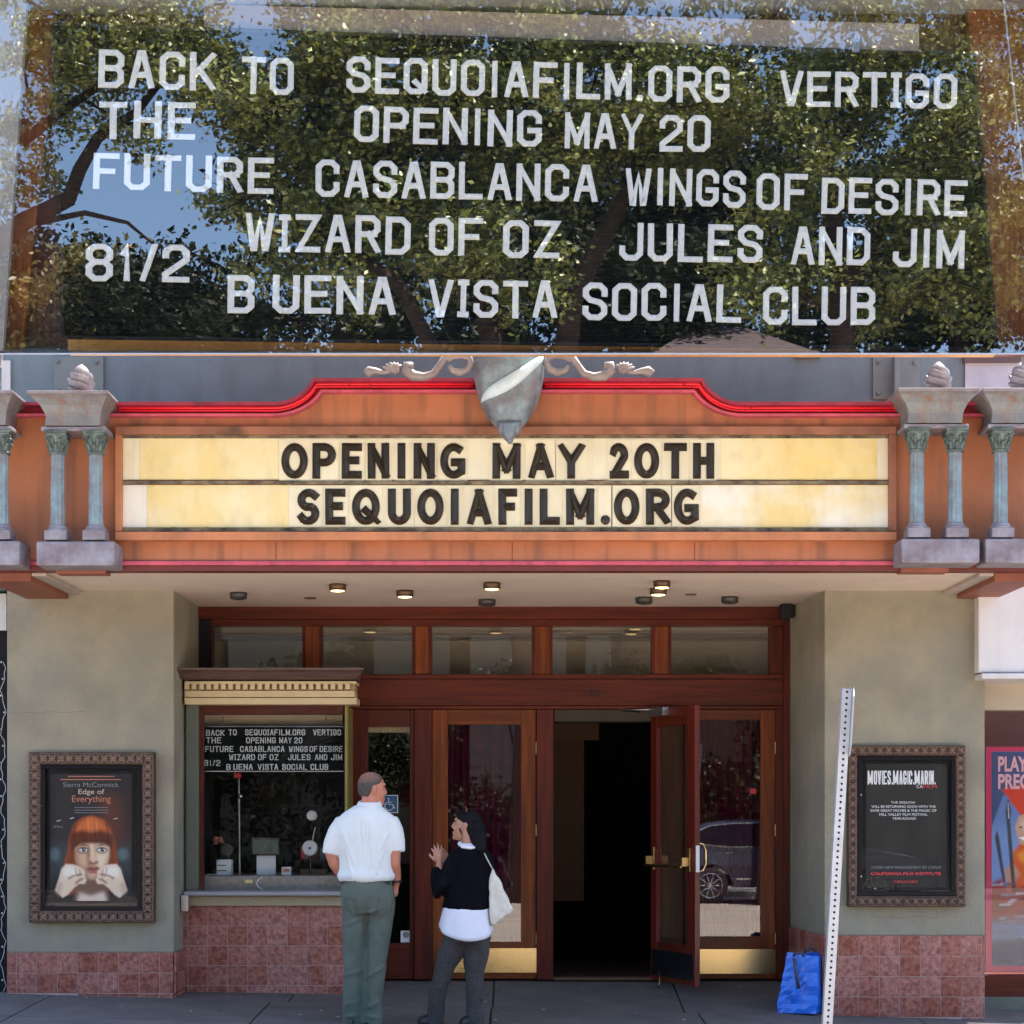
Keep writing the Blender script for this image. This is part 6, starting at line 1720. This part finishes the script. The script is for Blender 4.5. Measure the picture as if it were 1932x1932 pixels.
# white shirt: collar and long curved tail
cl = MB()
cl.tube([P3(887,1592,-.0)+Vector((.070*math.cos(a), .062*math.sin(a), .012*math.sin(a))) for a in [k*2*math.pi/20 for k in range(21)]], .017, 8, caps=False)
cl.tube([P3(872,1592,-.04), P3(872,1597,-.085), P3(889,1599,-.095), P3(905,1597,-.075)], [.01,.013,.014,.008], 8)
ob = cl.build('shirt_collar', 'blouse', wo); bake(ob, [remesh(.007, 2)])
vs = []; seg = 48; lv = 9
for i in range(lv):
    q = i/(lv-1)
    for k in range(seg):
        w = 2*math.pi*k/seg
        # tail drops lowest at the back (towards the camera, slightly right)
        dip = .5+.5*math.cos(w-R(-78)); yb = 1716+(1737-1716)+(36)*dip**1.3
        y = 1712+(yb-1712)*q
        flare = 1+.16*q+.03*math.sin(w*7)*q
        vs.append((X(880-1*q, 12.9)+44*K*flare*math.cos(w), 12.9+.138*flare*math.sin(w), Z(y, 12.9)))
fs = [(i*seg+k, (i+1)*seg+k, (i+1)*seg+(k+1) % seg, i*seg+(k+1) % seg) for i in range(lv-1) for k in range(seg)]
ob = MB().add(vs, fs).build('shirt_tail', 'blouse', wo, smooth=True)
s_m = ob.modifiers.new('s', 'SOLIDIFY'); s_m.thickness = .004
tr = MB()
tr.ring_loft([(X(c, 12.9), 12.9+o, Z(y, 12.9), w*K, dpt) for c, y, w, dpt, o in ((880,1778,43,.125,0),(880,1755,45,.140,-.005),(879,1735,43,.135,-.0),(879,1715,38,.115,0))], 26)
for pts, rr in (([P3(862,1765,-.01), P3(851,1795,-.005), P3(840,1825,.0), P3(829,1860,.01), P3(823,1895,.02), P3(819,1934,.03)], [.090,.082,.070,.060,.056,.058]),
                ([P3(899,1765,-.01), P3(899,1795,-.005), P3(896,1825,.0), P3(895,1860,.0), P3(896,1895,.0), P3(896,1934,.0)], [.090,.084,.072,.062,.057,.058])):
    tr.tube(pts, rr, 18)
ob = tr.build('trousers', 'tweed', wo); bake(ob, [remesh(.009, 5)]); wrinkle(ob, .013, (9, 9, 7), 15)
for cx, yy in ((816, .05), (896, 0)):
    mb = MB(); z0 = gw
    mb.ring_loft([(X(cx, 12.9)-.02, 12.9+yy, z0+h_, .085*s_, .05*s_) for h_, s_ in ((0.0, .96), (.02, 1), (.045, .9), (.065, .6))], 16)
    mb.build('shoe', 'leather', wo, smooth=True)
# tote bag
tb = thing('tote_bag', (X(945, 12.8), 12.8, Z(1748, 12.8)), 'cream canvas tote bag hanging from the shoulder of the dark-haired woman', 'bag')
outl = [(929, 1636), (934, 1650), (942, 1658), (948, 1672), (956, 1690), (968, 1713), (965, 1722), (948, 1735), (932, 1748), (925, 1740), (922, 1700), (923, 1660)]
n = len(outl); vs = []
layers = [(-.052, .86), (-.05, .95), (-.02, 1.0), (.03, 1.0), (.06, .93)]
cxm = sum(p[0] for p in outl)/n; cym = sum(p[1] for p in outl)/n
for dy, sc_ in layers:
    for p in outl: vs.append(tuple(P3(cxm+(p[0]-cxm)*sc_, cym+(p[1]-cym)*sc_, dy-.03)))
fs = [(i*n+k, (i+1)*n+k, (i+1)*n+(k+1) % n, i*n+(k+1) % n) for i in range(len(layers)-1) for k in range(n)]
fs += [tuple(range(n)), tuple((len(layers)-1)*n+k for k in range(n-1, -1, -1))]
ob = MB().add(vs, fs).build('bag_body', 'canvas', tb)
def tote_fix(o):
    r = o.modifiers.new('remesh', 'REMESH'); r.mode = 'VOXEL'; r.voxel_size = .008
    s = o.modifiers.new('smooth', 'SMOOTH'); s.iterations = 5
bake(ob, [tote_fix]); wrinkle(ob, .012, (16, 8, 9), 21)
MB().tube([P3(930,1640,-.06), P3(922,1625,-.085), P3(912,1606,-.07), P3(906,1600,-.01), P3(912,1610,.07), P3(930,1642,.02)], .012, 8, flat=.3).build('strap', 'canvas', tb, smooth=True)

# ================================================================ ACROSS THE STREET (seen only as reflections)
def tree(base, name, label, trunk, crowns, n_leaf, size, leafm='leaf', seed=0, group='street trees across the road', fill=.35):
    rng = np.random.default_rng(seed)
    t = thing(name, base, label, 'tree', group)
    mb = MB()
    for pts, r0, r1 in trunk:
        m_ = len(pts); mb.tube(pts, [r0+(r1-r0)*i/(m_-1) for i in range(m_)], 8)
    # twigs reaching into the crown
    cs = []
    for (c, r) in crowns:
        k = max(6, int(n_leaf*r[0]*r[1]*r[2]/sum(q[0]*q[1]*q[2] for _, q in crowns)/130))
        for _ in range(k):
            if _ % 7 == 0:
                v = rng.normal(size=3); v /= np.linalg.norm(v); rad = rng.uniform(fill, 1.0)
                hub = np.array(c)+v*np.array(r)*rad
            cs.append((hub+rng.normal(size=3)*np.array([.42, .42, .26])*(size/.12), np.array(c)))
    for p, c in cs[::3]:
        q = c+(p-c)*.35
        mb.tube([tuple(q), tuple((q+p)/2+rng.normal(size=3)*.08), tuple(p)], [.035, .022, .008], 4, caps=False)
    mb.build('trunk', 'bark', t, smooth=True)
    cen = np.array([p for p, _ in cs]); nc = len(cen)
    idx = rng.integers(0, nc, n_leaf)
    spread = .17*(size/.11)
    pos = cen[idx]+rng.normal(size=(n_leaf, 3))*spread*np.array([1, 1, .75])
    u = rng.normal(size=(n_leaf, 3)); u /= np.linalg.norm(u, axis=1)[:, None]
    v = rng.normal(size=(n_leaf, 3)); v -= (v*u).sum(1)[:, None]*u; v /= np.linalg.norm(v, axis=1)[:, None]
    s = size*rng.uniform(.6, 1.25, n_leaf)[:, None]
    w_ = np.cross(u, v)
    A = pos-u*s*.5; Bv = pos+v*s*.28+w_*s*.06; Cv = pos+u*s*.5; Dv = pos-v*s*.28+w_*s*.06
    V = np.stack([A, Bv, Cv, Dv], 1).reshape(-1, 3)-np.array(base)
    me = bpy.data.meshes.new('crown')
    me.vertices.add(n_leaf*4); me.vertices.foreach_set('co', V.ravel())
    me.loops.add(n_leaf*6); me.polygons.add(n_leaf*2)
    li = np.arange(n_leaf)[:, None]*4+np.array([0, 1, 2, 0, 2, 3])
    me.loops.foreach_set('vertex_index', li.ravel().astype(np.int32))
    me.polygons.foreach_set('loop_start', (np.arange(n_leaf*2)*3).astype(np.int32))
    me.polygons.foreach_set('loop_total', np.full(n_leaf*2, 3, np.int32))
    me.update(calc_edges=True); me.materials.append(M[leafm])
    o = bpy.data.objects.new('crown', me); COL.objects.link(o); o.parent = t; o['kind'] = 'stuff'
    return t
# The upper glass shows the world mirrored in the plane y = G: a point at world y is seen as if at 2G - y.
def MX(px, y): return (px-966)/F*(2*G-y)
def MZ(py, y): return H+(1530-py)/F*(2*G-y)
ty = -7.0
def blob(px, py, rx, ry, y=ty, dep=1.6):
    s = (2*G-y)/F; return ((MX(px, y), y, MZ(py, y)), (rx*s, dep, ry*s))
z_ = lambda x, y: (x, y, -.45)
# great bay tree filling the middle
bx = MX(1000, ty)
tree((bx, ty, -.45), 'bay_tree', 'great glossy leaved bay tree across the road opposite the middle of the marquee',
     [([(bx, ty, -.45), (bx+.1, ty, 3), (bx-.1, ty, 6), (MX(900, ty), ty, MZ(480, ty)), (MX(700, ty), ty, MZ(330, ty))], .42, .10),
      ([(bx, ty, 4.5), (MX(1080, ty), ty, MZ(560, ty)), (MX(1200, ty), ty, MZ(330, ty)), (MX(1250, ty), ty, MZ(120, ty))], .24, .06),
      ([(bx-.1, ty, 6), (MX(760, ty), ty+.5, MZ(560, ty)), (MX(600, ty), ty, MZ(420, ty))], .16, .06)],
     [blob(560, 190, 230, 150), blob(800, 120, 230, 150), blob(560, 330, 180, 90), blob(760, 330, 220, 130), blob(1000, 200, 220, 190), blob(940, 480, 240, 120), blob(1180, 250, 150, 170), blob(640, 470, 170, 100), blob(1150, 90, 200, 110), blob(700, -20, 230, 80), blob(1080, -40, 230, 80), blob(900, 20, 160, 70)], 76000, .125, seed=1)
bx2 = MX(1560, -6)
tree((bx2, -6, -.45), 'bay_tree', 'tall dense bay tree across the road opposite the right pillar',
     [([(bx2, -6, -.45), (bx2+.15, -6, 3.5), (MX(1590, -6), -6, MZ(540, -6)), (MX(1560, -6), -6, MZ(330, -6)), (MX(1500, -6), -6, MZ(120, -6))], .32, .07),
      ([(MX(1590, -6), -6, MZ(540, -6)), (MX(1700, -6), -6, MZ(380, -6)), (MX(1770, -6), -6, MZ(200, -6))], .16, .05)],
     [blob(1430, 170, 170, 150, -6), blob(1620, 120, 190, 140, -6), blob(1740, 300, 150, 150, -6), blob(1540, 330, 130, 90, -6), blob(1700, 520, 190, 120, -6), blob(1450, 520, 150, 90, -6), blob(1850, 140, 110, 120, -6), blob(1480, -30, 220, 80, -6), blob(1820, -10, 170, 90, -6), blob(1930, 380, 80, 170, -6)], 54000, .12, seed=2)
# left limb against the sky
bx3 = MX(-150, -6.5)
tree((bx3, -6.5, -.45), 'bay_tree', 'leaning bay tree across the road, its bare limbs against the sky',
     [([(bx3, -6.5, -.45), (bx3, -6.5, 5), (MX(-60, -6.5), -6.5, MZ(520, -6.5)), (MX(40, -6.5), -6.5, MZ(420, -6.5)), (MX(130, -6.5), -6.5, MZ(375, -6.5)), (MX(150, -6.5), -6.5, MZ(320, -6.5)), (MX(185, -6.5), -6.5, MZ(260, -6.5)), (MX(260, -6.5), -6.5, MZ(210, -6.5)), (MX(330, -6.5), -6.5, MZ(120, -6.5))], .22, .05),
      ([(MX(70, -6.5), -6.5, MZ(420, -6.5)), (MX(160, -6.5), -6.5, MZ(402, -6.5)), (MX(240, -6.5), -6.5, MZ(420, -6.5)), (MX(300, -6.5), -6.5, MZ(470, -6.5))], .06, .015),
      ([(MX(40, -6.5), -6.5, MZ(270, -6.5)), (MX(110, -6.5), -6.5, MZ(215, -6.5)), (MX(190, -6.5), -6.5, MZ(160, -6.5)), (MX(270, -6.5), -6.5, MZ(60, -6.5))], .10, .04),
      ([(MX(185, -6.5), -6.5, MZ(260, -6.5)), (MX(240, -6.5), -6.5, MZ(235, -6.5)), (MX(300, -6.5), -6.5, MZ(228, -6.5))], .05, .015)],
     [blob(170, 60, 170, 90, -6.5, 1.2), blob(110, 160, 90, 70, -6.5, 1.0), blob(330, 110, 120, 90, -6.5, 1.2), blob(230, 290, 60, 34, -6.5, .5), blob(60, 230, 60, 70, -6.5, .8), blob(90, 330, 50, 30, -6.5, .4)], 17000, .11, seed=3)
# far conifers and hillside growth
for i, (px, py, rx, ry, y, lm) in enumerate(((90, 540, 80, 110, -24, 'leaf2'), (170, 600, 120, 70, -22, 'leaf3'), (330, 590, 150, 100, -20, 'leaf2'), (20, 600, 90, 90, -26, 'leaf3'), (640, 610, 260, 90, -18, 'leaf2'), (1100, 560, 260, 150, -19, 'leaf2'), (1500, 470, 320, 230, -19, 'leaf2'), (850, 330, 330, 240, -19, 'leaf2'), (1230, 250, 300, 260, -20, 'leaf2'), (1800, 430, 200, 260, -18, 'leaf2'))):
    xx = MX(px, y)
    lab = ['brown green conifer on the hillside behind the leaning bay tree', 'sunlit yellow green bush crown low behind the leaning bay tree', 'dark hillside tree right of the leaning bay tree', 'yellow green crown at the far left of the hillside', 'low dark hillside tree behind the great bay tree', 'broad dark hillside tree behind the house roof', 'tall dark hillside tree behind the right-hand bay tree', 'tallest dark hillside tree behind the great bay tree', 'wide dark hillside tree between the two bay trees', 'dark hillside tree at the far right'][i]
    tree((xx, y, -.5), 'hillside_tree', lab, [([(xx, y, -.5), (xx+.1, y, MZ(py, y)), (xx, y, MZ(py-ry*.6, y))], .3, .08)],
         [blob(px, py, rx, ry, y, 2.0), blob(px-rx*.5, py+ry*.5, rx*.6, ry*.6, y, 1.6), blob(px+rx*.5, py+ry*.5, rx*.6, ry*.6, y, 1.6)], 9000 if i < 5 else 15000, .2, lm, seed=20+i, group='trees on the hillside across the road', fill=.35)
hs = thing('hillside_house', (MX(1350, -15), -15, -.5), 'house with a shingled hip roof across the road below the trees', 'house')
x0h, x1h = MX(1180, -15), MX(1640, -15); ze = MZ(700, -15); zr = MZ(560, -15)
MB().box(x0h+.3, -20, -.5, x1h-.3, -15.4, ze).build('wall', 'housewall', hs)
MB().add([(x0h, -14.9, ze), (x1h, -14.9, ze), (x1h, -20.4, ze), (x0h, -20.4, ze), (x0h+1.6, -17.5, zr), (x1h-2.2, -17.5, zr)], [(0, 1, 5, 4), (1, 2, 5), (2, 3, 4, 5), (3, 0, 4), (3, 2, 1, 0)]).build('roof', 'shingle', hs)
for i in range(5): 
    wx = x0h+.7+i*(x1h-x0h-1.4)/5
    f = MB().box(wx, -15.39, 1.2, wx+.9, -15.36, 2.5).build('window', 'carglass', hs)
tag(MB().add([(-400, -30, -.6), (400, -30, -.6), (400, -200, 40), (-400, -200, 40), (-400, -400, 40), (400, -400, 40)], [(0, 3, 2, 1), (3, 4, 5, 2)]).build('hills', 'earth'), kind='structure')
tag(MB().box(-40, -12.5, -.6, 40, -9.41, -.32).build('far_sidewalk', 'kerb'), kind='structure')

for i in range(9):
    xx = -12+i*3.0+ (i % 3)*.3; hh = 2.3+.5*((i*7) % 3)
    tree((xx, -14.2, -.4), 'roadside_shrub', 'dark leafy shrub behind the far pavement, '+['far left', 'left of the ticket window reflection', 'opposite the ticket window', 'opposite the side window', 'opposite the middle door', 'opposite the open doorway', 'behind the parked car', 'right of the parked car', 'far right'][i],
         [([(xx, -14.2, -.4), (xx, -14.2, .4+hh*.6)], .06, .03)], [((xx, -14.2, hh*.75), (1.9, 1.0, hh))], 7500, .16, 'leaf2', seed=60+i, group='shrubs behind the far pavement', fill=.4)

# parked car mirrored in the right-hand door
cyv = -7.4; z0 = -.43
car = thing('parked_car', (5.3, cyv, z0), 'dark blue estate car parked at the far kerb, mirrored in the right-hand door', 'car')
cx0 = 2.95
side = [(0,.42),(0,.62),(.03,.85),(.10,1.02),(.25,1.10),(.55,1.40),(.75,1.50),(1.3,1.56),(2.1,1.56),(2.6,1.50),(3.3,1.10),(3.6,1.04),(4.3,.92),(4.5,.75),(4.52,.45),(4.4,.28),(3.98,.26),(3.92,.50),(3.75,.66),(3.55,.70),(3.35,.66),(3.18,.50),(3.12,.26),(1.28,.26),(1.22,.50),(1.05,.66),(.85,.70),(.65,.66),(.48,.50),(.42,.28),(.1,.30)]
mb = MB(); n = len(side); vs = []
for (yy, sc_) in ((-.9, .93), (-.82, .99), (0, 1.0), (.82, .99), (.9, .93)):
    for (a, b) in side:
        nar = .13*max(0, b-1.0) if abs(yy) > .5 else 0
        vs.append((cx0+2.26+(a-2.26)*(1 if b < .7 else 1-(1-sc_)*.4), cyv+yy*(1-nar*1.6), z0+.05+b*(1 if b < .8 else (.985+.015*sc_))))
fs = [tuple(range(n)), tuple(4*n+k for k in range(n-1, -1, -1))]+[(i*n+k, (i+1)*n+k, (i+1)*n+(k+1) % n, i*n+(k+1) % n) for i in range(4) for k in range(n)]
o = mb.add(vs, fs).build('body', 'carblue', car); bv = o.modifiers.new('b', 'BEVEL'); bv.width = .03; bv.segments = 3; bv.limit_method = 'ANGLE'
wn_ = [(.42,1.12),(.66,1.36),(.85,1.44),(1.3,1.49),(2.05,1.49),(2.5,1.43),(3.02,1.12),(2.2,1.06),(1.2,1.04)]
for sgn in (1, -1):
    yw = cyv+sgn*.862
    yof = lambda b: cyv+sgn*(.9*(1-.208*max(0, b-1.0))+.008)
    nw = len(wn_)
    MB().add([(cx0+a, yof(b), z0+.05+b) for a, b in wn_]+[(cx0+a, yof(b)-sgn*.03, z0+.05+b) for a, b in wn_], [tuple(range(nw)), tuple(range(2*nw-1, nw-1, -1))]+[(i, i+nw, (i+1) % nw+nw, (i+1) % nw) for i in range(nw)]).build('window', 'carglass', car)
    tp = [(cx0+a, yof(b)+sgn*.004, z0+.05+b) for a, b in wn_+[wn_[0]]]
    MB().tube(tp, .019, 6).build('chrome_strip', 'chrome', car)
    MB().box(cx0+1.72, yw-.002, z0+1.1, cx0+1.80, yw+sgn*.016, z0+1.53).build('door_pillar', 'black', car)
    MB().tube([(cx0+1.15, cyv+sgn*.915, z0+.98), (cx0+1.25, cyv+sgn*.945, z0+.99), (cx0+1.36, cyv+sgn*.915, z0+.98)], .014, 6).build('door_handle', 'chrome', car)
    MB().box(cx0+1.35, cyv+sgn*.90, z0+.46, cx0+3.1, cyv+sgn*.915, z0+.49).build('side_moulding', 'chrome', car)
    for wx in (.85, 3.55):
        cw_ = (cx0+wx, cyv+sgn*.80, z0+.35)
        ti = MB().lathe([(.24, .10*sgn), (.33, .115*sgn), (.35, .06*sgn), (.35, -.09*sgn), (.2, -.1*sgn)], cw_, 28, axis='y').build('tyre', 'rubber', car, smooth=True)
        rm = MB()
        rm.lathe([(.05, .085*sgn), (.05, .10*sgn), (.03, .11*sgn)], cw_, 12, axis='y')
        for k in range(10):
            a = 2*math.pi*k/10
            rm.tube([(cw_[0]+.04*math.cos(a), cw_[1]+.09*sgn, cw_[2]+.04*math.sin(a)), (cw_[0]+.235*math.cos(a), cw_[1]+.105*sgn, cw_[2]+.235*math.sin(a))], [.016, .012], 6)
        rm.tube([(cw_[0]+.238*math.cos(a), cw_[1]+.112*sgn, cw_[2]+.238*math.sin(a)) for a in [k*2*math.pi/24 for k in range(25)]], .012, 6, caps=False)
        rm.build('rim', 'chrome', car, smooth=True)
MB().box(cx0-.005, cyv-.75, z0+.75, cx0+.04, cyv-.45, z0+.95).build('tail_light', 'p_red', car, bevel=.01)
MB().box(cx0-.005, cyv+.45, z0+.75, cx0+.04, cyv+.75, z0+.95).build('tail_light', 'p_red', car, bevel=.01)
